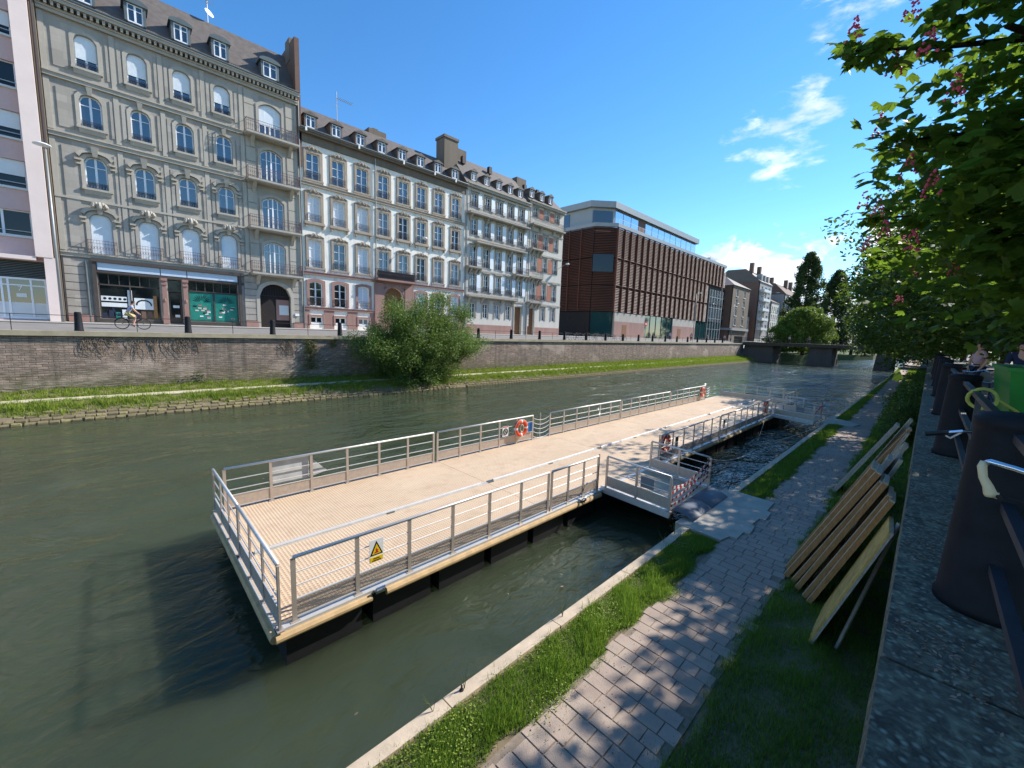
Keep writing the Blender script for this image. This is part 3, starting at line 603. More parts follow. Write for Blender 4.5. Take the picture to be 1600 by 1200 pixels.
def mansard(bld, y0, y1, ze, zr, X, run, mat='slate', over=.0, flat=6):
    return MB().prism_y([(X+over, ze), (X+over, ze+.02), (X-run, zr), (X-run-flat, zr+.4), (X-run-flat-run, ze)], y0, y1).obj('roof', mat, bld)
def dormer(bld, y, z, w, h, X, run_depth, arc=True, cheek='zinc', front='zinc', frame='window_white', hood=.28):
    def mk():
        b = MB(); D = run_depth
        b.box(-D, 0, -w/2-.16, -w/2, 0, h+.1); b.box(-D, 0, w/2, w/2+.16, 0, h+.1); b.box(-D, -.1, -w/2, w/2, -.1, .0)
        if arc:
            o = [(-w/2-.30, h+.02)]+[((w/2+.30)*math.sin(-math.pi/2+math.pi*i/10), h+.06+hood*math.cos(-math.pi/2+math.pi*i/10)*1.2) for i in range(11)]+[(w/2+.30, h+.02)]
            b.prism_x(list(reversed(o)), -D-.6, .12)
        else:
            b.prism_x([(-w/2-.26, h+.04), (w/2+.26, h+.04), (w/2+.26, h+.10), (0, h+.10+hood), (-w/2-.26, h+.10)], -D-.6, .12)
        return b.mesh('dormer', cheek)
    do = inst('dormer', cached(('dm', w, h, run_depth, arc, cheek, hood), mk), bld, (X, y, z))
    f, p = win_meshes(w, h, 0, 'two', True)
    inst('window', cached(('wf', w, h, 0, 'two', True, frame), lambda: f.mesh('window', frame)), do, (X-.08, y, z)); inst('pane', cached(('wp', w, h, 0, 'two', 'pane_dark'), lambda: p.mesh('pane', 'pane_dark')), do, (X-.08, y, z))
XF = -43.0; ZB = 5.08
# ---- grey stone house
gb = thing('stone_house', 'grey stone apartment house with round-headed windows above two shop fronts', 'building', (XF, 5.6, ZB))
cols = [-.05, 2.55, 5.12, 7.70]; cw = 1.14; c5 = 11.2
rows = [(9.92, 2.82, .42, 1.16), (14.45, 2.16, .40, 1.12), (18.52, 2.14, .40, 1.10), (22.32, 2.16, .40, 1.10)]
holes = [(y, z, w, h, r) for z, h, r, w in rows for y in cols]+[(c5, z, 1.74, h, .42) for z, h in ((9.85, 2.85), (13.75, 2.82), (17.75, 2.88), (21.5, 2.85))]
holes += [(1.22, 5.32, 3.42, 3.30, 0), (3.86, 5.08, .86, 3.50, 0), (6.42, 5.32, 3.46, 3.30, 0), (11.1, 5.0, 2.55, 3.95, 1.15)]
b = MB(); facade(b, -2.2, 13.45, ZB-.3, 25.9, holes, XF, .34); b.obj('facade', 'stone_grey', gb); body(gb, -2.2, 13.45, ZB-.3, 25.9, XF, 11, 'stone_dark')
bl_top = [.70, .68, .66, .62]
for ri, (z, h, r, w) in enumerate(rows):
    for ci, y in enumerate(cols):
        bl = 1.0 if ri == 0 else (bl_top[ci] if ri == 3 else 0)
        wo = window(gb, y, z, w, h, r, XF, pane='pane_blue', blind=bl)
        sm = cached(('gs', ri), lambda: MB().ring(arch(w, h, r, off=.20), arch(w, h, r, off=.02), .0, .07).mesh('surround', 'stone_trim')); inst('surround', sm, wo, (XF, y, z))
        inst('sill', cached(('gsill', ri), lambda: MB().box(0, .20, -w/2-.22, w/2+.22, -.14, 0).prism_y([(0, -.42), (.06, -.42), (.16, -.14), (0, -.14)], -w/2-.12, w/2+.12).mesh('sill', 'stone_trim')), wo, (XF, y, z))
        if ri == 0: inst('iron_railing', guard(1.5, .95, .34, mat='iron_rose', bow=.07), wo, (XF, y, z-.02))
        else: inst('iron_railing', guard(w-.06, .42, .02), wo, (XF-.08, y, z+.02))
        if ri in (0, 1):   # hood moulding with keystone
            def hood():
                b = MB(); o = [p for p in arch(w, h, r, 10, .40)][1:-1]; i_ = [p for p in arch(w, h, r, 10, .24)][1:-1]
                b.ring(o, i_, 0, .24)
                for s_ in (-1, 1): b.box(0, .26, s_*(w/2+.30)-.17, s_*(w/2+.30)+.17, h-r-.02, h-r+.10); b.box(0, .18, s_*(w/2+.30)-.13, s_*(w/2+.30)+.13, h-r-.28, h-r-.16)
                b.hexa([(0, -.12, h-.02), (.20, -.12, h-.02), (.20, .12, h-.02), (0, .12, h-.02)], [(0, -.20, h+.62), (.36, -.20, h+.62), (.36, .20, h+.62), (0, .20, h+.62)])
                if ri == 0:
                    for q in range(7): a = math.pi*q/6; b.ellip((.30, .34*math.cos(a), h+.50+.16*math.sin(a)), (.20, .15, .15), 7, 5)
                    b.ellip((.36, 0, h+.52), (.22, .17, .26), 8, 6)
                return b.mesh('hood', 'stone_trim')
            inst('hood', cached(('hd', ri), hood), wo, (XF, y, z))
        elif ri == 2:
            inst('keystone', cached(('ks', ri), lambda: MB().hexa([(0, -.10, h), (.12, -.10, h), (.12, .10, h), (0, .10, h)], [(0, -.16, h+.5), (.22, -.16, h+.5), (.22, .16, h+.5), (0, .16, h+.5)]).mesh('keystone', 'stone_trim')), wo, (XF, y, z))
for z, h in ((9.85, 2.85), (13.75, 2.82), (17.75, 2.88), (21.5, 2.85)):
    wo = window(gb, c5, z, 1.74, h, .42, XF, pane='pane_blue', style='two', blind=.62 if z > 21 else 0)
    inst('surround', cached(('gs5',), lambda: MB().ring(arch(1.74, 2.85, .42, off=.22), arch(1.74, 2.85, .42, off=.02), 0, .09).mesh('surround', 'stone_trim')), wo, (XF, c5, z))
    MB().box(XF-.19, XF-.12, c5-.42, c5-.33, z+.05, z+h-.2).box(XF-.19, XF-.12, c5+.33, c5+.42, z+.05, z+h-.2).obj('mullion', 'window_white', wo)
    balcony(gb, c5, z-.02, 4.1, 1.0, XF, brackets=(-.36, .36))
for z in (9.72, 17.62, 21.36): MB().box(XF, XF+.16, -2.2, 9.05, z-.14, z+.10).box(XF, XF+.24, -2.2, 9.05, z+.10, z+.17).obj('string_course', 'stone_trim', gb)
MB().box(XF, XF+.10, -2.2, 9.05, 13.52, 13.66).obj('string_course', 'stone_trim', gb)
for y in (-2.05, 1.28, 3.86, 6.42, 9.02, 13.25):
    for z0, z1 in ((10.0, 17.4), (17.9, 21.1), (21.6, 25.1)):
        MB().box(XF, XF+.06, y-.14, y+.14, z0, z1).obj('pilaster', 'stone_trim', gb)
for y0, y1 in ((-1.65, -.95), (.92, 1.06), (1.52, 1.72), (3.5, 3.66), (4.08, 4.28), (6.08, 6.24), (6.66, 6.86), (8.55, 8.75)):
    for z0, z1 in ((10.3, 17.0), (18.2, 20.7), (22.0, 24.4)):
        MB().box(XF, XF+.05, y0, y1, z0, z1).obj('raised_panel', 'stone_grey', gb)
for i in range(13):
    for y0, y1 in ((9.25, 9.95), (12.45, 13.1)): MB().box(XF, XF+.05, y0, y1, 10.1+i*1.15, 10.1+i*1.15+1.09).obj('quoin', 'stone_trim', gb)
co = MB().box(XF, XF+.22, -2.2, 13.45, 25.15, 25.34).box(XF, XF+.62, -2.2, 13.5, 25.72, 25.92).box(XF, XF+.70, -2.2, 13.55, 25.92, 26.02)
for i in range(52): co.box(XF, XF+.52, -2.1+i*.30, -1.96+i*.30, 25.46, 25.70)
co.box(XF, XF+.30, -2.2, 13.45, 25.34, 25.46).obj('cornice', 'stone_trim', gb)
MB().tube([(XF+.66, -2.2, 26.06), (XF+.66, 13.5, 26.06)], .09, 8).obj('gutter', 'zinc', gb)
rf = mansard(gb, -2.2, 13.35, 25.95, 30.6, XF, 3.1, over=.1)
MB().box(XF-14, XF+.1, 13.35, 13.75, 20, 30.9).obj('firewall', 'side_brown', gb); MB().box(XF-2.4, XF-1.2, 13.32, 13.9, 29.5, 31.4).obj('chimney', 'stone_dark', gb)
for y in (.05, 2.7, 5.3, 7.8, 11.4): dormer(gb, y, 26.72, .86 if y < 11 else 1.06, 1.2, XF-.15, 1.6)
snow = MB()
for i in range(104): snow.bar((XF-.1, -2.0+i*.148, 26.1), (XF-.1, -2.0+i*.148, 26.62), .02, .02)
snow.bar((XF-.1, -2, 26.62), (XF-.1, 13.3, 26.62), .03, .03).obj('snow_guard', 'iron_dark', gb)
an = MB().tube([(XF-3.4, 7.6, 30.5), (XF-3.4, 7.6, 33.2)], .03, 6)
for i in range(5): an.bar((XF-3.8, 7.6, 32.2+.2*i), (XF-3.0, 7.6, 32.2+.2*i), .02, .02); an.bar((XF-3.4, 7.1, 32.3+.2*i), (XF-3.4, 8.1, 32.3+.2*i), .02, .02)
an.obj('antenna', 'pole_grey', gb); MB().lathe([(.01, -.04), (.34, .06), (.36, .10), (.02, .02)], (0, 0, 0), 14).obj('satellite_dish', 'white_paint', gb, loc=(XF-2.9, 7.6, 31.2), rot=(0, 1.1, .5))
# shop front
sf = MB().box(XF, XF+.30, -.72, 8.62, 9.36, 9.62).box(XF, XF+.12, -.72, 8.62, 8.62, 8.80).box(XF, XF+.22, -.72, -.52, 5.1, 9.36).box(XF, XF+.22, 8.2, 8.42, 5.1, 9.36).box(XF, XF+.10, -.52, 2.96, 5.08, 5.30).box(XF, XF+.10, 4.66, 8.2, 5.08, 5.30).obj('shop_front', 'shop_wood', gb)
for y0, y1 in ((-.45, 3.0), (3.06, 4.64), (4.70, 8.14)): MB().box(XF+.02, XF+.14, y0, y1, 8.82, 9.34).obj('sign_board', 'shop_sign', sf)
for y in (3.20, 4.52):
    MB().box(XF, XF+.30, y-.19, y+.19, 5.05, 5.75).box(XF, XF+.20, y-.14, y+.14, 5.75, 8.1).box(XF, XF+.26, y-.18, y+.18, 8.1, 8.25).box(XF, XF+.32, y-.20, y+.20, 8.42, 8.62).box(XF, XF+.24, y-.15, y+.15, 8.25, 8.42).ellip((XF+.2, y, 6.9), (.06, .08, .16)).obj('pillar', 'sandstone_pink', sf)
for y0, y1, kind in ((-.49, 2.93, 'shop'), (4.69, 8.15, 'green')):
    w = y1-y0; fr = MB().box(XF-.2, XF-.08, y0, y1, 7.74, 7.84).box(XF-.2, XF-.08, y0, y1, 8.54, 8.62).box(XF-.2, XF-.08, y0, y0+.07, 5.32, 8.6).box(XF-.2, XF-.08, y1-.07, y1, 5.32, 8.6).box(XF-.2, XF-.08, (y0+y1)/2-.04, (y0+y1)/2+.04, 5.32, 7.74)
    for i in range(1, 6): fr.box(XF-.2, XF-.08, y0+w*i/6-.03, y0+w*i/6+.03, 7.84, 8.54)
    fo = fr.obj('shop_window', 'shop_wood', sf); MB().box(XF-.24, XF-.17, y0, y1, 5.32, 8.6).obj('pane', 'pane_shop', fo)
    if kind == 'shop':
        for (a, c_, d0, d1) in ((-.40, 1.0, 6.62, 6.98), (-.40, 1.0, 6.20, 6.50), (1.4, 2.55, 6.1, 6.95), (1.05, 1.3, 6.1, 7.5)): MB().box(XF-.165, XF-.15, a, c_, d0, d1).obj('poster', 'paper', fo)
        for i in range(5): MB().ellip((XF-.146, -.2+i*.27, 6.80), (.008, .09, .09)).obj('printed_mark', 'black_paint', fo)
        MB().box(XF-.165, XF-.14, 2.5, 2.72, 5.4, 7.2).obj('wood_post', 'wood_brown', fo)
        b = MB()
        for i in range(16): a = math.pi*(i/15); b.ellip((XF-.144, 1.95+.42*math.cos(a), 6.45+.35*math.sin(a)), (.008, .05, .06))
        b.obj('printed_mark', 'black_paint', fo)
        for i in range(8): MB().box(XF-.165, XF-.13, -.4+i*.36, -.14+i*.36, 5.36, 5.7+random.random()*.35).obj('display_box', random.choice(['side_brown', 'teal', 'cloth_navy', 'paper', 'sandstone_pink']), fo)
    else:
        for s_ in (0, 1):
            ya_ = y0+.08+s_*(w/2-.02); yb_ = ya_+w/2-.14; pn = MB().box(XF-.165, XF-.145, ya_, yb_, 5.36, 7.70).obj('painted_panel', 'teal', fo)
            cy = (ya_+yb_)/2; d = MB()
            for i in range(11):   # radiating leaves, cut dark
                a = math.pi*(.05+.9*i/10); d.add([(XF-.138, cy+.10*math.cos(a), 6.95+.10*math.sin(a)), (XF-.138, cy+.42*math.cos(a-.07), 6.95+.42*math.sin(a-.07)), (XF-.138, cy+.66*math.cos(a), 6.95+.66*math.sin(a)), (XF-.138, cy+.42*math.cos(a+.07), 6.95+.42*math.sin(a+.07))], [(0, 1, 2, 3)])
            d.obj('leaf_cutout', 'pane_shop', pn)
            for i in range(14):
                yy = cy+random.uniform(-.5, .5); zz = random.uniform(5.6, 6.8); MB().box(XF-.142, XF-.13, yy-.12, yy+.12, zz-.05, zz+.06).obj('display_item', random.choice(['paper', 'sandstone_pink', 'black_paint', 'cream']), pn)
dr = MB().box(XF-.28, XF-.18, 3.46, 4.26, 5.1, 7.5).obj('shop_door', 'shop_wood', sf); MB().box(XF-.19, XF-.165, 3.56, 4.16, 5.5, 7.4).obj('pane', 'pane_shop', dr); MB().box(XF-.19, XF-.165, 3.46, 4.26, 7.6, 8.5).obj('fanlight', 'pane_shop', dr)
MB().box(XF-.16, XF-.15, 3.7, 4.1, 6.35, 6.55).box(XF-.16, XF-.15, 3.8, 4.1, 5.6, 5.8).obj('notice', 'paper', dr)
# rusticated base and the archway with a courtyard seen through it
for i in range(8):
    for y0, y1 in ((-2.1, -.85), (8.66, 9.62), (12.55, 13.4)):
        MB().box(XF, XF+.09+(.12 if i == 0 else 0), y0, y1, 5.02+i*.56, 5.02+i*.56+.51).obj('base_block', 'stone_grey' if i else 'sandstone_pink', gb)
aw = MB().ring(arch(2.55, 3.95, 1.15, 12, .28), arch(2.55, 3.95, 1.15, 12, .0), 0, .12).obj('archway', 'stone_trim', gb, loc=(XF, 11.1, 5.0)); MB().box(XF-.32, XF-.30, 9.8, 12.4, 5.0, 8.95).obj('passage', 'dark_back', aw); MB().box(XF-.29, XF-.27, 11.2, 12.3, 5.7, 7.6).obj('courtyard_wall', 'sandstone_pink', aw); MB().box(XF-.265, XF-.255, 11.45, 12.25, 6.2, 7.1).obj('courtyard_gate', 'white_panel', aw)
ga = MB()
for i in range(12): ga.bar((XF-.2, 9.95+i*.205, 7.9), (XF-.2, 9.95+i*.205, 8.1+.85*math.sqrt(max(0, 1-((i-5.5)/6.2)**2))-.1), .02, .02)
ga.bar((XF-.2, 9.85, 7.9), (XF-.2, 12.4, 7.9), .05, .06).obj('fanlight_grille', 'iron_dark', aw)
MB().box(XF+.14, XF+.20, 12.7, 13.05, 6.15, 6.4).obj('plaque', 'white_paint', gb)
for y in (-1.02, 13.5): MB().tube([(XF+.16, y, 5.05), (XF+.16, y, 9.3 if y < 0 else 25.6)], .07, 8).obj('downpipe', 'zinc', gb)

# ---- pink building at the left edge
pk = thing('pink_building', 'pale pink modern building at the left edge with white door numbered seven', 'building', (XF, -6, ZB))
rowsP = [(10.55, 1.65), (13.62, 1.75), (16.70, 1.65), (19.80, 1.55), (22.86, 1.45)]
holes = [(-4.62, z, 2.5, h, 0) for z, h in rowsP]+[(-8.6, z, 2.5, h, 0) for z, h in rowsP]+[(-4.75, 5.08, 3.5, 3.9, 0)]
b = MB(); facade(b, -16, -2.5, ZB-.3, 29, holes, XF+.02, .34); b.obj('facade', 'pink_render', pk); body(pk, -16, -2.25, ZB-.3, 29, XF+.02, 11, 'pink_render')
for y in (-4.62, -8.6):
    for i, (z, h) in enumerate(rowsP):
        wo = window(pk, y, z, 2.5, h, 0, XF+.02, trans=False, blind=[0, .55, .62, 0, .6][i], recess=.24); MB().box(XF, XF+.16, y-1.3, y+1.3, z-.12, z).obj('sill', 'white_panel', wo); MB().bar((XF-.02, y-1.25, z+.32), (XF-.02, y+1.25, z+.32), .03, .03).obj('safety_bar', 'alu', wo)
MB().box(XF, XF+.75, -3.30, -2.52, 9.25, 29).obj('pier', 'pink_pier', pk); MB().box(XF-.3, XF+.40, -2.52, -2.24, 5.0, 29).obj('side_strip', 'stone_dark', pk); MB().box(XF, XF+.72, -2.95, -2.35, 5.0, 9.25).obj('pier_base', 'pink_pier', pk)
MB().box(XF, XF+.7, -16, -3.30, 9.0, 9.25).obj('canopy', 'pink_pier', pk); lv = MB()
for i in range(10): lv.box(XF-.26, XF-.2, -6.5, -3.0, 7.90+i*.11, 7.95+i*.11)
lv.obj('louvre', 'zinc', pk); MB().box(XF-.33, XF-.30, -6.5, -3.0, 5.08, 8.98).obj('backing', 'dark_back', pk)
en = MB().box(XF-.28, XF-.18, -6.5, -3.0, 7.72, 7.84).box(XF-.28, XF-.18, -6.5, -3.0, 7.30, 7.38).box(XF-.28, XF-.18, -6.5, -3.0, 5.1, 5.25)
for y in (-6.45, -5.0, -4.72, -3.72, -3.06): en.box(XF-.28, XF-.17, y-.05, y+.05, 5.1, 7.8)
en = en.obj('entrance', 'window_white', pk); MB().box(XF-.27, XF-.22, -6.5, -3.0, 6.2, 7.75).obj('pane', 'pane_dark', en); MB().box(XF-.27, XF-.215, -6.5, -3.0, 5.1, 6.2).obj('door_panel', 'white_panel', en)
fc = bpy.data.curves.new('number', 'FONT'); fc.body = '7'; fc.size = .42; fo_ = bpy.data.objects.new('tmp', fc); COL.objects.link(fo_)
tm = bpy.data.meshes.new_from_object(fo_.evaluated_get(bpy.context.evaluated_depsgraph_get())); bpy.data.objects.remove(fo_); tm.materials.clear(); tm.materials.append(MATS['white_paint'])
inst('door_number', tm, en, (XF-.16, -4.32, 6.98), (R(90), 0, R(90))); MB().box(XF-.175, XF-.165, -4.4, -3.95, 6.55, 6.8).box(XF-.175, XF-.165, -5.6, -5.2, 6.3, 6.5).obj('notice', 'paper', en)
for y in (-2.36,): MB().tube([(XF+.5, y, 5), (XF+.5, y, 28)], .06, 8).obj('downpipe', 'iron_dark', pk)

# ---- white house
wb = thing('white_house', 'white rendered house with eight carved windows per floor behind the bush', 'building', (XF, 23.5, ZB))
wc = [14.72, 17.1, 19.55, 21.9, 24.3, 26.62, 29.0, 31.5]; z4, h4 = 19.12, 2.36; z3, h3 = 15.25, 2.42; z2, h2 = 10.95, 2.62; z1_, h1 = 7.25, 2.36; ww = 1.18
rw = [(z4, h4), (z3, h3), (z2, h2)]
holes = [(y, z, ww, h, 0) for z, h in rw for y in wc]+[(y, z1_, 1.22, h1, .16) for i, y in enumerate(wc) if i not in (3, 4)]+[(23.1, 5.0, 2.5, 4.8, 1.2)]+[(y, 5.58, 1.1, .6, 0) for i, y in enumerate(wc) if i not in (3, 4)]
b = MB(); facade(b, 13.45, 33.05, ZB-.3, 23.1, holes, XF-.02, .34); b.obj('facade', 'render_white', wb); body(wb, 13.8, 33.05, ZB-.3, 23.1, XF-.02, 11, 'render_white')
def wsurround(w, h, kind):
    b = MB(); b.ring(arch(w, h, 0, off=.24), arch(w, h, 0, off=.0), 0, .09)
    b.ring(arch(w, h, 0, off=.30), arch(w, h, 0, off=.24), 0, .05); b.box(0, .12, -w/2-.34, w/2+.34, -.16, 0)
    # carved pediment: two scrolls rising to a central shell
    for s_ in (-1, 1):
        pts = [(.07, s_*(w/2+.26), h+.28), (.10, s_*(w*.42), h+.42), (.12, s_*w*.24, h+.40), (.12, s_*w*.10, h+.58)]; b.tube(pts, [.07, .08, .08, .06], 6)
        b.ellip((.10, s_*w*.30, h+.30), (.08, .12, .09), 7, 5)
        for q in range(3): b.ellip((.06, s_*(w/2+.20+.05*q), -.05-.11*q), (.06, .08, .08), 6, 4)
    b.ellip((.13, 0, h+.42), (.10, .17, .17), 8, 6); b.box(0, .07, -w/2-.2, w/2+.2, h+.2, h+.34); return b.mesh('surround', 'surround_brown')
for ri, (z, h) in enumerate(rw):
    for ci, y in enumerate(wc):
        cur = (ri == 1 and ci < 3) or (ri == 2 and ci in (0, 2)); wo = window(wb, y, z, ww, h, 0, XF-.02, pane='curtain_white' if cur else ('pane_blue' if ri == 0 else 'pane_dark'), style='four')
        inst('surround', cached(('ws', h), lambda: wsurround(ww, h, ri)), wo, (XF-.02, y, z)); inst('iron_railing', guard(ww+.12, .62, .10, bow=.04), wo, (XF, y, z+.04))
        if ri == 1: MB().box(XF, XF+.24, y-.95, y+.95, z-.30, z-.16).box(XF, XF+.18, y-.85, y-.70, z-.62, z-.30).box(XF, XF+.18, y+.70, y+.85, z-.62, z-.30).obj('sill', 'surround_brown', wo)
for i, y in enumerate(wc):
    if i in (3, 4): continue
    wo = window(wb, y, z1_, 1.22, h1, .16, XF-.02, pane='curtain_white' if i not in (0, 1) else 'pane_dark', style='four')
    inst('surround', cached(('w1s',), lambda: MB().ring(arch(1.22, h1, .16, off=.26), arch(1.22, h1, .16), 0, .08).mesh('surround', 'sandstone_pink')), wo, (XF-.02, y, z1_)); inst('iron_railing', guard(1.3, .75, .12, bow=.1), wo, (XF, y, z1_+.02))
    bw = window(wb, y, 5.58, 1.1, .6, 0, XF-.02, trans=False); MB().box(XF, XF+.10, y-.75, y-.58, 5.4, 6.4).box(XF, XF+.10, y+.58, y+.75, 5.4, 6.4).box(XF, XF+.09, y-.75, y+.75, 6.2, 6.38).obj('surround', 'sandstone_pink', bw)
for z, m_ in ((18.62, 'surround_brown'), (10.36, 'sandstone_pink'), (6.98, 'sandstone_pink')): MB().box(XF, XF+.14, 13.5, 33.0, z-.12, z+.12).box(XF, XF+.20, 13.5, 33.0, z+.12, z+.18).obj('string_course', m_, wb)
yprev = 13.5
for i, y in enumerate([q for j, q in enumerate(wc) if j not in (3, 4)]+[33.7]):
    if yprev < 20 and y > 25: MB().box(XF, XF+.05, yprev, 20.7, 5.0, 6.86).obj('plinth', 'sandstone_pink', wb); yprev = 25.6
    MB().box(XF, XF+.05, yprev, y-.7, 5.0, 6.86).obj('plinth', 'sandstone_pink', wb); yprev = y+.7
po = MB().box(XF, XF+.22, 20.75, 21.8, 5.0, 10.2).box(XF, XF+.22, 24.4, 25.5, 5.0, 10.2).box(XF, XF+.16, 21.8, 24.4, 9.82, 10.2).ring([(a+23.1, q+5.0) for a, q in arch(2.5, 4.8, 1.2, 12, .3)], [(a+23.1, q+5.0) for a, q in arch(2.5, 4.8, 1.2, 12)], 0+XF, XF+.18).obj('portal', 'sandstone_pink', wb); MB().box(XF-.33, XF-.28, 21.8, 24.4, 5.0, 9.85).obj('door', 'wood_dark', po)
bs = MB().box(XF, XF+.85, 20.8, 25.4, 10.42, 10.62).obj('balcony_slab', 'sandstone_pink', wb); inst('iron_railing', guard(4.5, 1.0, .8, bow=.03), bs, (XF, 23.1, 10.62)); MB().box(XF+.72, XF+.76, 20.85, 25.35, 10.62, 11.45).obj('screen', 'iron_dark', bs)
MB().box(XF, XF+.10, 13.45, 33.05, 22.3, 23.0).box(XF, XF+.45, 13.45, 33.05, 23.0, 23.2).box(XF, XF+.58, 13.45, 33.05, 23.2, 23.32).obj('cornice', 'stone_dark', wb)
MB().tube([(XF+.55, 13.5, 23.36), (XF+.55, 33, 23.36)], .09, 8).obj('gutter', 'zinc', wb); mansard(wb, 13.76, 33.05, 23.2, 26.95, XF, 3.6, over=.15)
for y in wc: dormer(wb, y, 23.85, .84, 1.02, XF-.25, 1.9, arc=False, cheek='slate')
for y in (14.0, 19.0, 24.0, 28, 31): MB().box(XF+.5, XF+.66, y-.08, y+.08, 23.1, 23.42).obj('gutter_bracket', 'white_paint', wb)
MB().box(XF-4, XF-2.2, 31.2, 33.3, 24.5, 29.2).box(XF-4.1, XF-2.1, 31.1, 33.4, 29.2, 29.5).obj('chimney', 'stone_dark', wb); MB().box(XF-5, XF-3.6, 22.0, 24.1, 26.4, 27.5).box(XF-4.8, XF-4.2, 22.8, 23.4, 27.5, 27.9).obj('chimney', 'stone_dark', wb)
an = MB().tube([(XF-3.5, 18.45, 26.8), (XF-3.5, 18.45, 29.7)], .035, 6); an.bar((XF-3.5, 18.45, 29.1), (XF-3.5, 20.2, 29.0), .05, .05)
for i in range(9): an.bar((XF-3.8, 18.6+.18*i, 29.08), (XF-3.2, 18.6+.18*i, 29.08), .02, .02)
an.bar((XF-3.5, 17.9, 28.2), (XF-3.5, 18.9, 28.2), .03, .03).obj('antenna', 'pole_grey', wb)
for y in (20.95, 33.0): MB().tube([(XF+.12, y, 10.4 if y < 30 else 5), (XF+.12, y, 22.9)], .06, 8).obj('downpipe', 'pole_grey', wb)

# ---- cream house with balconies, and the narrower house with brick infill
def cream_house(name, label, y0, y1, cols, rows, ze, zr, bal, wall, doors, dorm, brick):
    r = thing(name, label, 'building', (XF, (y0+y1)/2, ZB)); w = .92
    holes = [(y, z, w, h, 0) for z, h in rows for y in cols if not (z < 8 and any(abs(y-d) < .9 for d in doors))]+[(d, 5.02, 1.45, 4.0, 0) for d in doors]
    b = MB(); facade(b, y0, y1, ZB-.3, ze, holes, XF, .34); b.obj('facade', wall, r); body(r, y0, y1, ZB-.3, ze, XF, 11, wall)
    for ri, (z, h) in enumerate(rows):
        for y in cols:
            if z < 8 and any(abs(y-d) < .9 for d in doors): continue
            wo = window(r, y, z, w, h, 0, XF, style='four'); inst('surround', cached(('cs', h), lambda: MB().ring(arch(w, h, 0, off=.17), arch(w, h, 0), 0, .07).box(0, .20, -w/2-.25, w/2+.25, h+.2, h+.32).mesh('surround', 'cream_trim')), wo, (XF, y, z))
            if z > 8: inst('shutter', cached(('sh', h), lambda: MB().box(0, .05, -.30, .30, 0, h).mesh('shutter', 'shutter_white')), wo, (XF+.08, y+w/2+.36, z)) if not brick else None
            if z > 8: inst('iron_railing', guard(w+.1, .6, .10), wo, (XF, y, z+.02))
    for d in doors:
        do = MB().box(XF-.3, XF-.24, d-.72, d+.72, 5.0, 9.0).obj('door', 'wood_dark', r); MB().ring([(a+d, q+5.0) for a, q in arch(1.45, 4.0, 0, off=.2)], [(a+d, q+5.0) for a, q in arch(1.45, 4.0, 0)], XF, XF+.1).obj('surround', 'cream_trim', do)
    for (a, c, z, dep) in bal: balcony(r, (a+c)/2, z, c-a, dep, XF, mat='iron_dark', stone='cream_trim', brackets=(-.45, -.2, .2, .45))
    for z in (9.7, 13.3, 17.1, 20.4): MB().box(XF, XF+.10, y0+.02, y1-.02, z-.1, z+.1).obj('string_course', 'cream_trim', r)
    MB().box(XF, XF+.06, y0+.02, doors[0]-.95 if doors[0] > y0+3 else doors[0]-.95, 5.0, 6.2).obj('plinth', 'sandstone_pink', r)
    if doors[0] < y0+3: MB().box(XF, XF+.06, doors[0]+.95, y1-.02, 5.0, 6.2).obj('plinth', 'sandstone_pink', r)
    MB().box(XF, XF+.4, y0, y1, ze-.15, ze+.15).box(XF, XF+.55, y0, y1, ze+.15, ze+.3).obj('cornice', 'cream_trim', r); mansard(r, y0, y1, ze+.2, zr, XF, 3.4, over=.2)
    for y in dorm: dormer(r, y, ze+.95, .72, 1.0, XF-.3, 1.8, arc=False, cheek='slate', hood=.35)
    for yy in (y0+.12, ): MB().tube([(XF+.14, yy, 5), (XF+.14, yy, ze)], .06, 8).obj('downpipe', 'pole_grey', r)
    MB().box(XF-4.6, XF-3.0, y0+.2, y0+2.2, zr-1.5, zr+.9).obj('chimney', 'stone_dark', r)
    for yy in (y0+1.2, (y0+y1)/2, ): MB().box(XF-2.6, XF-2.1, yy-.25, yy+.25, zr-1.1, zr-.2).obj('roof_light', 'iron_dark', r)
    if brick:
        for z, h in rows[:-1]:
            for a, c in zip(cols[:-1], cols[1:]): MB().box(XF, XF+.04, a+w/2+.30, c-w/2-.30, z-.1, z+h).obj('brick_panel', 'brick_red', r)
        for i in range(7): MB().box(XF, XF+.04, y0+.35, cols[0]-w/2-.3, 6.3+i*.5, 6.3+i*.5+.46).obj('base_block', 'cream', r)
    else:
        for i in range(7): MB().box(XF, XF+.03, y0+.3, doors[0]-1.0, 6.25+i*.5, 6.25+i*.5+.45).obj('rustic_course', 'cream', r) if False else None
    return r
rowsC = [(21.15, 1.6), (17.66, 2.0), (13.75, 2.5), (10.6, 2.2), (7.08, 1.9)]
cream_house('balcony_house', 'cream house with long stone balconies right of the white house', 33.05, 44.6, [34.45, 36.7, 38.85, 41.0, 43.1], rowsC, 23.5, 28.0, [(33.2, 44.2, 20.3, .85), (34.4, 43.8, 16.85, .8), (33.1, 35.4, 13.6, .85), (41.6, 44.3, 13.55, .85), (33.2, 42.2, 9.95, .85)], 'cream', [42.95], [34.5, 36.7, 38.85, 41.0, 43.0], False)
rowsD = [(22.3, 1.35), (18.0, 2.0), (14.6, 2.1), (10.4, 2.4), (7.25, 2.0)]
cream_house('brick_infill_house', 'narrow cream house with red brick panels between windows beside the brown building', 44.6, 52.6, [46.05, 48.5, 50.95], rowsD, 24.1, 27.5, [(44.8, 52.2, 21.2, .85), (44.7, 47.4, 17.7, .85), (44.7, 47.4, 13.6, .85), (44.7, 47.4, 9.95, .85)], 'cream', [45.7], [45.35, 47.6, 49.6], True)

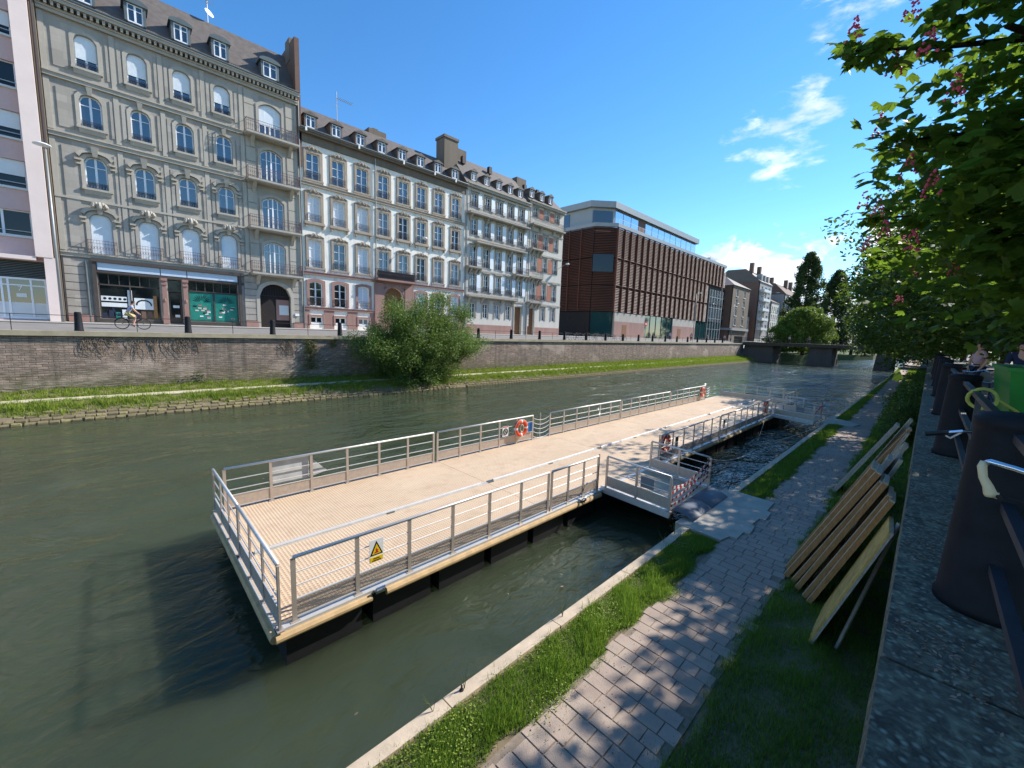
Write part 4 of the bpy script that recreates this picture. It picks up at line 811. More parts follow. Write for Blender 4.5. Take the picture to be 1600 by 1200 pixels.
# ---- modern building with brown louvres
mo = thing('louvred_building', 'modern building clad in rust brown louvres with white glazed penthouse', 'building', (XF, 97, ZB))
CA = (-43.0, 68.6); CB = (-46.1, 65.5); CC = (-60.0, 65.5); YE = 126.2
core = [(-43.45, 69.0), (-43.45, YE), (-66, YE), (-66, 66), (-46.3, 66)]
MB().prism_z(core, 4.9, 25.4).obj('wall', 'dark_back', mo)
plw = 2.4; nP = 24
lev = [(9.9, 14.75), (14.85, 19.8), (19.9, 25.35)]
def louvre(w, h, pitch=.30, fin=True):
    def mk():
        b = MB(); n = int(h/pitch)
        for i in range(n): z = i*pitch+.04; b.add([(-.02, 0.10, z+.16), (.12, .10, z), (.12, w, z), (-.02, w, z+.16), (-.02, .10, z+.20), (.14, .10, z+.03), (.14, w, z+.03), (-.02, w, z+.20)], [(0, 1, 2, 3), (7, 6, 5, 4), (1, 5, 6, 2), (0, 4, 5, 1), (2, 6, 7, 3)])
        return b.mesh('louvre_panel', 'louvre_brown')
    return cached(('lv', round(w, 2), round(h, 2)), mk)
def fin(h): return cached(('fin', round(h, 2)), lambda: MB().box(-.1, .34, -.045, .045, 0, h).mesh('fin', 'louvre_fin'))
for li, (a, c) in enumerate(lev):
    for i in range(nP):
        y = CA[1]+i*plw
        if li < 2 and y+plw > 115.4 and a < 18: continue
        po_ = inst('louvre_panel', louvre(plw-.06, c-a), mo, (XF-.1, y, a)); inst('fin', fin(c-a), po_, (XF-.1, y, a))
    # chamfered corner and the end wall
    L = math.hypot(CA[0]-CB[0], CA[1]-CB[1]); inst('louvre_panel', louvre(L, c-a), mo, (CB[0], CB[1], a), (0, 0, math.atan2(-(CA[0]-CB[0]), CA[1]-CB[1])))
    for i in range(5): p_ = inst('louvre_panel', louvre(2.75, c-a), mo, (CC[0]+i*2.78, CC[1], a), (0, 0, R(-90))); inst('fin', fin(c-a), p_, (CC[0]+i*2.78, CC[1], a), (0, 0, R(-90)))
for z in (14.78, 19.84): MB().box(XF-.3, XF+.16, CA[1], YE, z-.02, z+.03).obj('floor_band', 'louvre_fin', mo)
MB().box(XF-.4, XF-.05, 115.6, 125.4, 10.0, 18.7).obj('glass_wall', 'pane_bright', mo)
gm = MB()
for i in range(6): gm.box(XF-.06, XF+.05, 115.6+i*1.94, 115.68+i*1.94, 5.2, 18.7)
for z in (8.0, 10.9, 13.8, 16.6): gm.box(XF-.06, XF+.04, 115.6, 125.4, z, z+.07)
gm.obj('mullion', 'alu', mo)
# ground floor: stone piers and dark green glass
for y0, y1 in ((69.3, 81.2), (94.7, 107.9)): st = MB().box(XF-.45, XF-.05, y0, y1, 5.0, 9.8).obj('stone_pier', 'stone_trim', mo); MB().box(XF-.08, XF-.02, y0+.1, y1-.1, 5.1, 8.1).obj('stone_panel', 'sandstone_pink', st); MB().box(XF-.03, XF+.01, y0+3.0, y0+4.6, 5.1, 7.5).obj('door', 'wood_dark', st)
for y0, y1 in ((81.2, 94.7), (107.9, YE-.8)):
    gl = MB().box(XF-.44, XF-.25, y0, y1, 5.0, 9.8).obj('glass_front', 'pane_teal', mo)
    for i in range(6): MB().box(XF-.26, XF-.16, y0+(y1-y0)*i/5-.05, y0+(y1-y0)*i/5+.05, 5.0, 9.8).obj('mullion', 'shop_wood', gl)
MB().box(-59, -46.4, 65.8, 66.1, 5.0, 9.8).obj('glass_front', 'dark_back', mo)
co_ = MB().add([(CB[0]-.05, CB[1]+.4, 5), (CA[0]-.3, CA[1]+.15, 5), (CA[0]-.3, CA[1]+.15, 9.8), (CB[0]-.05, CB[1]+.4, 9.8)], [(0, 1, 2, 3)]).obj('glass_front', 'pane_teal', mo)
for z0, z1 in ((17.2, 20.4),): MB().hexa([(CB[0]+.1, CB[1]-.12, z0), (CA[0]-.3, CA[1]-.52, z0), (CA[0]-.3, CA[1]-.4, z0), (CB[0]+.1, CB[1], z0)], [(CB[0]+.1, CB[1]-.12, z1), (CA[0]-.3, CA[1]-.52, z1), (CA[0]-.3, CA[1]-.4, z1), (CB[0]+.1, CB[1], z1)]).obj('corner_window', 'pane_shop', mo)
# terrace parapet and set-back penthouse
par = [(XF+.1, CA[1]-.1), (XF+.1, YE), (XF-.3, YE), (XF-.3, CA[1]+.2), (CB[0]-.1, CB[1]+.3), (CC[0], CC[1]+.3), (CC[0], CC[1]-.1), (CB[0]+.05, CB[1]-.15)]
MB().prism_z(par, 25.4, 26.05).obj('parapet', 'penthouse_panel', mo)
ph = [(-46.0, 71.5), (-46.0, 111), (-62, 111), (-62, 68.2), (-48.8, 68.2)]
MB().prism_z(ph, 25.4, 29.8).obj('penthouse', 'penthouse_panel', mo); MB().prism_z([(-45.3, 71.0), (-45.3, 111.4), (-63, 111.4), (-63, 67.4), (-48.6, 67.4)], 29.8, 30.95).obj('penthouse_roof', 'penthouse_panel', mo)
for i in range(13): g_ = MB().box(-45.98, -45.94, 72.0+i*3.0, 74.8+i*3.0, 25.7, 29.7).obj('penthouse_window', 'pane_bright' if i not in (3,) else 'louvre_brown', mo)
MB().box(-57.5, -54.2, 68.10, 68.17, 26.4, 29.4).obj('penthouse_window', 'pane_dark', mo); MB().hexa([(-48.6, 68.3, 26.3), (-46.1, 71.3, 26.3), (-46.2, 71.4, 26.3), (-48.7, 68.4, 26.3)], [(-48.6, 68.3, 29.3), (-46.1, 71.3, 29.3), (-46.2, 71.4, 29.3), (-48.7, 68.4, 29.3)]).obj('penthouse_window', 'pane_dark', mo)
tr_ = MB().bar((XF-.1, 69, 26.9), (XF-.1, YE, 26.9), .04, .04)
for i in range(39): tr_.bar((XF-.1, 69+i*1.5, 26.05), (XF-.1, 69+i*1.5, 26.9), .03, .03)
tr_.obj('terrace_railing', 'alu', mo); MB().box(-47, -44.2, 117, 121, 25.4, 27.2).obj('roof_unit', 'white_panel', mo)

# ---- houses farther along the quay
def far_house(name, label, X, y0, y1, ze, zr, wall, roof, cols, rows, w=1.1, h=1.7, ridge_y=False, side=None, run=4.):
    r = thing(name, label, 'building', (X, (y0+y1)/2, ZB)); holes = [(y, z, w, h, 0) for y in cols for z in rows]
    b = MB(); facade(b, y0, y1, 4.8, ze, holes, X, .3); b.obj('facade', wall, r); MB().box(X-16, X-.32, y0, y1, 4.8, ze).obj('wall', side or wall, r)
    for y, z, w_, h_, _ in holes: wo = window(r, y, z, w, h, 0, X, trans=False); inst('sill', cached(('fsill', w), lambda: MB().box(0, .15, -w/2-.15, w/2+.15, -.15, 0).mesh('sill', 'window_white')), wo, (X, y, z))
    if ridge_y: MB().add([(X+.4, y0-.4, ze), (X+.4, y1+.4, ze), (X-16, y1+.4, ze), (X-16, y0-.4, ze), (X-5, (y0+y1)/2, zr), (X-11, (y0+y1)/2, zr)], [(0, 1, 4), (1, 2, 5, 4), (2, 3, 5), (3, 0, 4, 5), (3, 2, 1, 0)]).obj('roof', roof, r)
    else: MB().prism_y([(X+.3, ze), (X-run, zr), (X-16+run, zr), (X-16, ze)], y0-.1, y1+.1).obj('roof', roof, r)
    return r
d1 = far_house('corner_house', 'grey-brown corner house with hipped roof just past the louvred building', -43.2, 134, 150, 21.6, 25.2, 'stone_dark', 'slate', [138, 145], [9.8, 12.7, 15.6, 18.5], 1.6, 2.0, True, 'side_brown')
for z in (9.6, 12.6, 15.6, 18.4):
    sw = MB().box(-50.5, -45.5, 133.86, 133.97, z, z+1.7).obj('side_window', 'pane_dark', d1); MB().box(-50.2, -48.2, 133.80, 133.86, z, z+1.6).obj('blind', 'shutter_white', sw)
MB().box(-48, -42.6, 133.5, 150.3, 8.2, 8.9).obj('awning', 'grey_render', d1)
e1 = far_house('gabled_tall_house', 'tall house with bare brown gable wall and white balconies behind corner house', -44, 163, 178, 25.8, 30.5, 'grey_render', 'slate', [166, 170.5, 175], [9.5, 12.9, 16.3, 19.7, 22.8], 2.2, 1.7, False, 'side_brown', 5)
for z in (9.3, 12.7, 16.1, 19.5, 22.6): MB().box(-44, -42.7, 164, 172.5, z-.2, z+.7).obj('balcony_slab', 'white_panel', e1)
for y in (165.5, 169.5, 173.5): MB().box(-45.8, -44.2, y-.8, y+.8, 26.4, 28.6).obj('dormer', 'grey_render', e1)
MB().box(-48, -46.8, 163.2, 164.4, 29, 32.5).obj('chimney', 'side_brown', e1); MB().box(-48, -46.8, 172, 173.4, 29.5, 32.3).obj('chimney', 'side_brown', e1)
far_house('striped_house', 'narrow cream house with rows of small windows between the tall grey blocks', -43.6, 178.5, 190, 20.0, 22.5, 'cream', 'roof_brown', [180, 182.6, 185.2, 187.8], [7.5, 10.5, 13.5, 16.5], 1.2, 1.9)
f1 = far_house('grey_corner_block', 'pale grey corner block with brown roof and tall chimneys left of the poplars', -42.5, 192, 216, 24.0, 28.5, 'grey_render', 'roof_brown', [195, 199, 203, 207, 211], [8.2, 11.6, 15.0, 18.4, 21.4], 2.0, 1.8)
for x, y in ((-49, 193.5), (-46.5, 205), (-46.5, 213)): MB().box(x, x+1.3, y, y+1.3, 26, 31).obj('chimney', 'side_brown', f1)
MB().box(-43, -41.6, 191.7, 216.2, 20.8, 21.2).obj('string_course', 'white_panel', f1)
far_house('distant_block', 'light grey apartment block farthest along the quay behind the poplars', -41, 222, 250, 21, 24, 'grey_render', 'slate', [226, 231, 236, 241, 246], [8, 11.5, 15, 18], 2, 1.7)
far_house('low_white_house', 'low whitish house tucked between the corner house and tall gable', -46, 151.5, 162, 13.5, 17, 'cream', 'roof_brown', [154, 159], [8.2, 10.8], 1.4, 1.6)

# ------------------------------------------------------------------ bridge
br = thing('road_bridge', 'low dark road bridge crossing the river on stout piers', 'bridge', (-17, 121, 0))
bs_ = MB(); N = 14
for i in range(N):
    x0 = -35+i*37/N; x1 = -35+(i+1)*37/N; z = lambda x: 5.0-.2*((x+17)/18)**2
    bs_.hexa([(x0, 118, z(x0)-.8), (x1, 118, z(x1)-.8), (x1, 128, z(x1)-.8), (x0, 128, z(x0)-.8)], [(x0, 117.7, z(x0)), (x1, 117.7, z(x1)), (x1, 128.3, z(x1)), (x0, 128.3, z(x0))])
bs_.obj('deck', 'bridge_conc', br); MB().box(-35, 2, 117.55, 117.72, 4.55, 5.02).obj('fascia', 'alu_warm', br) if False else None
for x0, x1, z1 in ((-34.5, -27.5, 4.05), (-20.3, -15.6, 4.22), (-8.2, -5.2, 4.15)): MB().hexa([(x0-.2, 118.4, -1), (x1+.2, 118.4, -1), (x1+.2, 127.6, -1), (x0-.2, 127.6, -1)], [(x0+.3, 118.8, z1), (x1-.3, 118.8, z1), (x1-.3, 127.2, z1), (x0+.3, 127.2, z1)]).obj('pier', 'bridge_conc', br)
ra = MB()
for i in range(38): ra.bar((-35+i, 117.9, 4.8), (-35+i, 117.9, 5.95), .06, .06)
ra.bar((-35, 117.9, 5.95), (2, 117.9, 5.75), .08, .08).bar((-35, 117.9, 5.45), (2, 117.9, 5.3), .05, .05).obj('parapet_railing', 'iron_dark', br); MB().box(-36.4, -34.4, 117.2, 119.0, 2, 6.3).obj('end_pillar', 'bridge_conc', br)

# ------------------------------------------------------------------ trees
def leafcloud(centers, rad, per, size, aspect=.5, droop=.2, flat=.6):
    n = len(centers)*per; c = np.repeat(centers, per, 0); rr = np.repeat(rad, per)[:, None] if np.ndim(rad) else rad
    g = rng.normal(0, 1, (n, 3)); g /= np.linalg.norm(g, axis=1)[:, None]; p = c+g*rr*(rng.uniform(0, 1, (n, 1))**.45)
    return oriented(p, size, aspect, droop, flat)
def oriented(p, size, aspect=.5, droop=.2, flat=.6):
    n = len(p); nrm = rng.normal(0, 1, (n, 3)); nrm[:, 2] = np.abs(nrm[:, 2])+flat; nrm /= np.linalg.norm(nrm, axis=1)[:, None]
    t_ = rng.normal(0, 1, (n, 3)); t_[:, 2] -= droop; t_ -= nrm*(t_*nrm).sum(1)[:, None]; t_ /= np.linalg.norm(t_, axis=1)[:, None]; s_ = np.cross(nrm, t_)
    L = (size*rng.uniform(.6, 1.25, n))[:, None]; w = L*aspect*.5
    return np.stack([p-t_*L*.5, p+s_*w+nrm*L*.05, p+t_*L*.5, p-s_*w+nrm*L*.05], 1).reshape(-1, 3)
def crown_pts(c, r, n, shell=.55, low=None, seed=0, fn=None):
    g = np.random.default_rng(seed); out = []
    while len(out) < n:
        v = g.normal(0, 1, 3); v /= np.linalg.norm(v); q = g.uniform(shell, 1)**.7*(1+.16*math.sin(5*v[0]+seed)*math.cos(4*v[1]-seed)+.12*math.sin(7*v[2]+2*seed)); p = np.array(c)+v*np.array(r)*q
        if low is not None and p[2] < low: continue
        if fn and not fn(p): continue
        out.append(p)
    return np.array(out)
def sunny(p):     # crown edge of the first trees: clipped back from the quay, so the verge below gets sun
    h = p[2]-.55; return not (-.5 < p[1]-1.24*h < 8.6 and p[0]-.75 < -2.75+.413*h)
def trunk(base, top, r0, r1, limbs, mat='bark'):
    b = MB(); base = Vector(base); top = Vector(top); mid = (base+top)/2+Vector((random.uniform(-.2, .2), random.uniform(-.2, .2), 0)); b.tube([base, base+Vector((0, 0, .3)), mid, top], [r0*1.3, r0, (r0+r1)/2, r1], 9)
    for q in limbs:
        q = Vector(q); st = base.lerp(top, random.uniform(.6, 1.)); m_ = st.lerp(q, .5)+Vector((random.uniform(-.4, .4), random.uniform(-.4, .4), random.uniform(.1, .6))); b.tube([st, m_, q], [r1*.7, r1*.4, r1*.12], 6)
    return b
def palmate(p, size):     # horse chestnut: a fan of five drooping leaflets per leaf
    out = []; n = len(p); up_ = rng.normal(0, .45, (n, 3)); up_[:, 2] += 1; up_ /= np.linalg.norm(up_, axis=1)[:, None]
    t_ = rng.normal(0, 1, (n, 3)); t_ -= up_*(t_*up_).sum(1)[:, None]; t_ /= np.linalg.norm(t_, axis=1)[:, None]; s_ = np.cross(up_, t_); L0 = size*rng.uniform(.7, 1.2, n)
    for a, k in ((-1.25, .7), (-.62, .92), (0, 1.), (.62, .92), (1.25, .7)):
        d = t_*math.cos(a)+s_*math.sin(a); w = -t_*math.sin(a)+s_*math.cos(a); L = (L0*k)[:, None]; dr = up_*(-.22*L)
        out.append(np.stack([p, p+d*L*.66+w*L*.25+dr*.35, p+d*L+dr, p+d*L*.66-w*L*.25+dr*.35], 1))
    return np.concatenate(out).reshape(-1, 3)
def panicle(c, s):
    b = MB(); c = Vector(c)
    for i in range(26):
        z = random.random(); rr = s*.30*(1-z*.8); a = random.uniform(0, 6.28); q = c+Vector((rr*math.cos(a), rr*math.sin(a), s*z)); r_ = s*.06; b.add([q+Vector((-r_, 0, 0)), q+Vector((0, r_, r_*.4)), q+Vector((r_, 0, .0)), q+Vector((0, -r_, r_*.5)), q+Vector((0, 0, r_*1.4)), q-Vector((0, 0, r_))], [(0, 1, 4), (1, 2, 4), (2, 3, 4), (3, 0, 4), (1, 0, 5), (2, 1, 5), (3, 2, 5), (0, 3, 5)])
    return b
# near chestnut with its pink panicles
near = thing('chestnut_tree', 'nearest horse chestnut with pink flower panicles overhanging the right wall', 'tree', (4.6, 11.0, 3.62))
cp = np.concatenate([crown_pts((5.3, 11.4, 9.6), (4.6, 5.2, 4.9), 380, .35, 5.9, 3, sunny), crown_pts((1.3, 6.9, 7.2), (1.85, 1.9, 1.9), 190, .15, 6.15, 14)])
P_ = np.concatenate([c+rng.normal(0, .40, (44, 3)) for c in cp])
# drooping boughs towards the river
boughs = [((1.2, 7.2, 8.4), (-.2, 5.8, 8.15), (-.86, 5.0, 8.02)), ((1.6, 7.0, 9.2), (.5, 5.8, 8.7), (-.30, 5.4, 8.25)), ((1.5, 7.5, 7.6), (.2, 6.4, 7.5), (-.62, 5.9, 7.45)), ((1.6, 8, 7.0), (.2, 7.2, 6.9), (-.85, 7.0, 6.95)), ((2, 8, 8.2), (.8, 7, 8.3), (0, 6.6, 8.1)), ((1.4, 6.5, 8.6), (.7, 5.5, 8.5), (.15, 5.0, 8.0)), ((2, 7, 7.5), (.9, 6, 7.3), (.2, 5.6, 7.0)), ((1.6, 9, 6.6), (.3, 8.5, 6.5), (-.9, 8.4, 6.7)), ((2, 7.5, 6.8), (.9, 6.8, 6.7), (.3, 6.5, 6.5))]
tb_ = MB()
for a, m_, q in boughs:
    tb_.tube([(3.4, 9.6, 7.6), a, m_, q], [.09, .05, .022, .008], 6)
    pts = []
    for f in np.linspace(.0, 1, 16):
        pa = (np.array(a)*(1-2*f)+np.array(m_)*2*f) if f < .5 else (np.array(m_)*(2-2*f)+np.array(q)*(2*f-1)); pts.append(pa+rng.normal(0, .07+.15*(1-f), (10, 3)))
    P_ = np.concatenate([P_]+pts)
trunk((4.6, 11.0, 3.6), (4.5, 11.0, 7.4), .30, .2, cp[::14]).obj('trunk', 'bark', near); tb_.obj('boughs', 'twig', near)
P_ = P_[(P_[:, 0] > -.98) & ~((P_[:, 0] < -.118*P_[:, 1]) & (P_[:, 2] < 7.5))]
inst('crown', npmesh('crown', palmate(P_, .128), 4, 'leaf_chestnut'), near)
for c in ((-.80, 4.93, 8.02), (-.28, 5.4, 8.42), (-.1, 5.5, 8.5), (-.62, 5.85, 7.5), (-.8, 6.95, 7.05), (-.5, 6.2, 7.4), (-.85, 8.3, 6.75), (-.5, 9.0, 6.9), (-.3, 8.0, 6.3), (.1, 7.6, 6.2), (-.45, 9.2, 6.0), (.2, 6.8, 7.6), (-.45, 5.2, 8.2), (-.55, 5.5, 7.9), (-.35, 5.75, 7.0), (-.5, 6.2, 6.5), (-.25, 5.9, 6.3), (-.1, 5.2, 7.4), (-.15, 5.35, 6.7), (-.62, 6.6, 6.85), (-.3, 5.0, 7.75)): panicle(c, .22).obj('flower_panicle', 'petal', near, kind='stuff')
# row of trees along the right quay
def quay_tree(name, label, x, y, cx, cz, r, seed, n=300, per=95, low=5.3, size=.27):
    t_ = thing(name, label, 'tree', (x, y, 3.62), group='trees along the right quay'); cp = crown_pts((cx, y, cz), r, n, .4, low, seed, sunny)
    trunk((x, y, 3.6), (x, y, cz-1), .30, .18, cp[::16]).obj('trunk', 'bark', t_); inst('crown', npmesh('crown', leafcloud(cp, .95, per, size, .6, .3, .5), 4, 'leaf_far'), t_); return t_
quay_tree('quay_tree', 'tree standing beside and behind the photographer on the right quay', 5.4, 1.4, 5.5, 9.6, (4.5, 4.6, 4.6), 15)
quay_tree('quay_tree', 'second tree of the right quay, dark crown behind the nearest chestnut', 5.0, 20, 3.9, 9.6, (5.2, 5.2, 4.9), 5)
quay_tree('quay_tree', 'third tree of the right quay, its crown hanging over the wall', 5.0, 29, 2.6, 9.6, (5.8, 5.4, 5.0), 6)
quay_tree('quay_tree', 'fourth tree of the right quay with crown reaching over the towpath', 4.6, 38, 1.8, 9.8, (6.0, 5.6, 5.3), 8, low=4.6)
quay_tree('quay_tree', 'fifth tree of the right quay, broad crown above the towpath', 4.0, 48, 1.2, 9.6, (6.4, 6, 5.6), 9, low=3.8, size=.3)
quay_tree('quay_tree', 'sixth tree of the right quay, crown over the water edge', 3.5, 60, .3, 9.4, (6.8, 7, 5.8), 10, low=3.4, size=.34)
quay_tree('quay_tree', 'seventh tree of the right quay, beside the bridge approach', 3.0, 76, -1.2, 9.2, (7.2, 8, 6.2), 11, low=3.4, size=.4)
quay_tree('quay_tree', 'eighth tree of the right quay, nearest to the road bridge', 3.0, 95, -2.5, 9.0, (7.6, 9, 6.4), 12, low=3.6, size=.45)
quay_tree('quay_tree', 'tree of the right quay beyond the road bridge', 2.0, 140, -2.0, 10.0, (10, 10, 8.), 13, low=3., size=.55)
for i, (x, y) in enumerate(((12, 16), (13, 27), (13, 40), (13, 54))): quay_tree('street_tree', f'street tree {["nearest to", "second from", "third from", "fourth from"][i]} the camera on the far side of the right street', x, y, x, 10, (5.4, 5.6, 5.2), 20+i, 200, 60, 5.6, .34)
def conical(name, label, x, y, zb, h, r, leaf, seed, n=260, per=40, size=.55, poplar=True):
    t_ = thing(name, label, 'tree', (x, y, zb)); g = np.random.default_rng(seed); cp = []
    while len(cp) < n:
        f = g.uniform(.08, 1); prof_ = (min(1, f/.22)**.7)*(1-f)**.55*1.35 if poplar else math.sqrt(max(0, 1-(2*f-1)**2)); a = g.uniform(0, 6.28); q = g.uniform(.35, 1)**.6*(1+.22*math.sin(3*a+9*f+seed)); cp.append((x+r*prof_*q*math.cos(a), y+r*prof_*q*math.sin(a), zb+h*f))
    cp = np.array(cp); trunk((x, y, zb), (x, y, zb+h*.8), .5, .12, cp[::20]).obj('trunk', 'bark', t_); inst('crown', npmesh('crown', leafcloud(cp, 1.0, per, size, .6, -.2 if poplar else .6, .2), 4, leaf), t_)
conical('poplar_tree', 'tallest dark poplar standing beyond the bridge', -29.6, 160, 1.6, 31.5, 5.5, 'leaf_poplar', 1, 560, 60)
conical('poplar_tree', 'shorter dark poplar to the right of the tallest one', -23.6, 172, 1.6, 27, 5.0, 'leaf_poplar', 2, 500, 60)
conical('willow_tree', 'bright green weeping willow in front of the poplars beyond the bridge', -25.5, 142, 1.6, 13.2, 6.2, 'leaf_willow', 3, 400, 60, .5, False)
conical('willow_tree', 'low bright green tree left of the willow beyond the bridge', -30.5, 137, 1.6, 7.8, 3.6, 'leaf_willow', 4, 160, 44, .45, False)
conical('far_tree', 'small green tree right of the poplars by the water', -19, 182, 1.2, 14, 6, 'leaf_far', 5, 220, 40, .5, False)
conical('far_tree', 'dark green tree at the end of the river bend', -8, 260, 1.2, 17, 9, 'leaf_far', 6, 260, 40, .7, False)
conical('far_tree', 'wide dark tree closing the river view beside the right quay', 8, 250, 1.2, 18, 11, 'leaf_far', 7, 260, 40, .7, False)
conical('far_tree', 'rounded tree left of the river bend behind the willow', -36, 230, 1.2, 15, 8, 'leaf_far', 8, 240, 40, .6, False)
# bush on the far bank
bu = thing('willow_bush', 'large round willow bush growing from the far bank', 'bush', (-32.4, 19.8, .9))
cp = crown_pts((-32.0, 20.3, 4.1), (2.7, 6.3, 4.0), 420, .35, .5, 4); tk = MB()
for i in range(12): q = Vector(cp[i*20]); tk.tube([(-32.4+random.uniform(-.4, .4), 19.6+random.uniform(-.6, .6), .8), Vector((-32.3, 19.8, 2.5)).lerp(q, .4), q], [.10, .06, .02], 6)
tk.obj('stems', 'bark', bu); inst('crown', npmesh('crown', leafcloud(cp, .8, 230, .16, .45, .1, .3), 4, 'leaf_bush'), bu)
# creeper on the far wall, leafless and leafy
for i, (y, w, h, lv_) in enumerate(((-.6, 1.6, 1.3, 0), (1.9, 2.6, 1.7, 0), (3.6, 1.4, 1.2, 0), (9.6, .8, 1.5, 0), (11.2, .8, 2.3, 420), (13.0, .5, .6, 60), (4.0, .9, .7, 60))):
    base_low = i in (6,)
    cr = thing('wall_creeper', ['bare creeper twigs on the far wall nearest the left edge', 'wide fan of bare creeper hanging below the cyclist', 'bare creeper trailing to the right of the wide fan', 'small bare creeper left of the leafy one on the far wall', 'leafy creeper climbing the far wall left of the willow bush', 'little leafy tuft under the coping beside the willow bush', 'stubby shoot at the foot of the far wall below the cyclist'][i], 'creeper', (XL, y, 1.2 if base_low else 4.2)); b = MB()
    for q in range(26 if not base_low else 12):
        yy = y+random.uniform(-w/2, w/2); z = 4.2 if not base_low else 1.2; pts = [(XL+.03, yy, z)]; sg = -1 if not base_low else 1
        for s_ in range(5): yy += random.uniform(-.22, .22); z += sg*h/5*random.uniform(.5, 1.1); pts.append((XL+.04+random.uniform(0, .06), yy, z))
        b.tube(pts, [.013, .011, .009, .007, .005, .004], 4)
    b.obj('stems', 'creeper_twig', cr)
    if lv_: pts = np.column_stack([XL+.1+rng.uniform(0, .2, lv_), y+rng.normal(0, w*.35, lv_), (4.2-rng.uniform(0, h, lv_)) if not base_low else 1.2+rng.uniform(0, h, lv_)]); inst('leaves', npmesh('leaves', oriented(pts, .14, .7), 4, 'leaf_ivy'), cr)
# low shrubs at the foot of the right wall
for i, (y, n_) in enumerate(((27.5, 60), (31, 80), (35.5, 80))):
    sh = thing('low_shrub', ['nearest', 'middle', 'farthest'][i]+' of three feathery shrubs at the foot of the right wall', 'shrub', (-.6, y, PB)); cp = crown_pts((-.6, y, 1.6), (.75, 2.0, 1.5+.3*i), n_, .3, .6, 30+i); b = MB()
    for q in cp[::8]: b.tube([(-.5, y, PB), Vector((-.5, y, 1.2)).lerp(Vector(q), .5), Vector(q)], [.04, .03, .01], 5)
    b.obj('stems', 'twig', sh); inst('crown', npmesh('crown', leafcloud(cp, .42, 70, .14, .35, -.3, .1), 4, 'leaf_conifer'), sh)
# weeds along the kerb
for i, y in enumerate((2.6, 3.1, 9.0, 9.6, 5.2)):
    b = MB()
    for q in range(5): a = random.uniform(0, 6.28); b.tube([(-3.86, y, PB), (-3.9+.05*math.cos(a), y+.05*math.sin(a), PB+.14), (-3.92+.12*math.cos(a), y+.12*math.sin(a), PB+.2+random.random()*.14)], [.004, .003, .002], 4)
    b.obj('weed', 'leaf_ivy', label=['dry weed growing from the kerb nearest the bottom edge', 'second weed up the kerb from the bottom edge', 'weed on the kerb just before the concrete landing', 'weed touching the near corner of the concrete landing', 'lone weed halfway along the near kerb'][i], cat='weed')

# ------------------------------------------------------------------ pontoon
DZ = .70; PX0, PX1, PY0, PY1 = -11.85, -6.45, 1.53, 36.0
pt = thing('floating_pontoon', 'long beige floating pontoon with aluminium railings moored in the river', 'pontoon', ((PX0+PX1)/2, (PY0+PY1)/2, 0))
ysg = [PY0, 8.0, 14.0, 20.0, 26.0, 31.0, PY1]
for i in range(6):
    a, c = ysg[i]+.006, ysg[i+1]-.006
    for x0, x1 in ((PX0+.05, -9.16), (-9.04, PX1-.12)): MB().box(x0, x1, a, c, DZ-.05, DZ).obj('deck_panel', 'deck_grp', pt)
    MB().box(-9.16, -9.04, a, c, DZ-.05, DZ+.015).tube([(-9.10, a+.25, DZ+.035), (-9.10, c-.25, DZ+.035)], .038, 8).obj('joint_rail', 'alu', pt)
    for yy in (a+.14, (a+c)/2): MB().box(-9.17, -9.03, yy-.10, yy+.10, DZ, DZ+.03).obj('joint_clamp', 'zinc', pt)
for i in range(24):
    y = PY0+.12+i*1.43
    for x in (-7.08, -8.5, -9.9, -11.2): MB().box(x-.55, x+.55, y, y+1.22, -.3, DZ-.12).obj('float', 'hull_black', pt)
MB().box(PX0+.25, PX1-.35, PY0+.2, PY1-.2, DZ-.14, DZ-.06).obj('frame', 'hull_black', pt)
def rub(p, q, ang):
    p = Vector(p); q = Vector(q); d = (q-p).normalized(); o = d.cross(Vector((0, 0, 1)))*.06
    b = MB(); prof_ = [(-.02, -.09), (.04, -.08), (.07, -.04), (.07, .0), (.04, .045), (-.02, .055)]; n = len(prof_); s_ = d.cross(Vector((0, 0, 1))); vs = [p+s_*a+Vector((0, 0, c)) for a, c in prof_]+[q+s_*a+Vector((0, 0, c)) for a, c in prof_]
    b.add(vs, [(i, (i+1) % n, n+(i+1) % n, n+i) for i in range(n)]+[tuple(range(n-1, -1, -1)), tuple(range(n, 2*n))]); return b
zz = DZ-.09
for a, c in ((PY0-.05, 3.0), (3.28, 9.2), (9.25, 10.2), (13.4, 20.0), (20.05, 29.4), (32.0, 36)): rub((PX1+.02, a, zz), (PX1+.02, c, zz), 0).obj('rubbing_strip', 'rub_strip', pt, smooth=False)
rub((PX0-.02, PY0-.02, zz), (PX1+.02, PY0-.05, zz), 0).obj('rubbing_strip', 'rub_strip', pt); rub((PX0-.02, PY1, zz), (PX0-.02, PY0, zz), 0).obj('rubbing_strip', 'rub_strip', pt)
MB().box(PX1-.12, PX1+.02, PY0, PY1, DZ-.05, DZ+.012).box(PX0, PX1-.12, PY0-.03, PY0+.0, DZ-.05, DZ+.012).obj('edge_rail', 'alu', pt)
MB().box(PX0-.02, PX0+.05, PY0, PY1, DZ-.05, DZ+.012).obj('edge_rail', 'alu', pt)
for y in (3.14, 9.3, 14.4, 20.6, 26.4): MB().bar((PX1+.05, y-.09, DZ-.02), (PX1+.05, y+.09, DZ-.02), .10, .05).tube([(PX1+.06, y-.07, DZ), (PX1+.10, y-.08, DZ+.06), (PX1+.10, y+.08, DZ+.06), (PX1+.06, y+.07, DZ)], .018, 6).obj('mooring_cleat', 'chrome', pt)
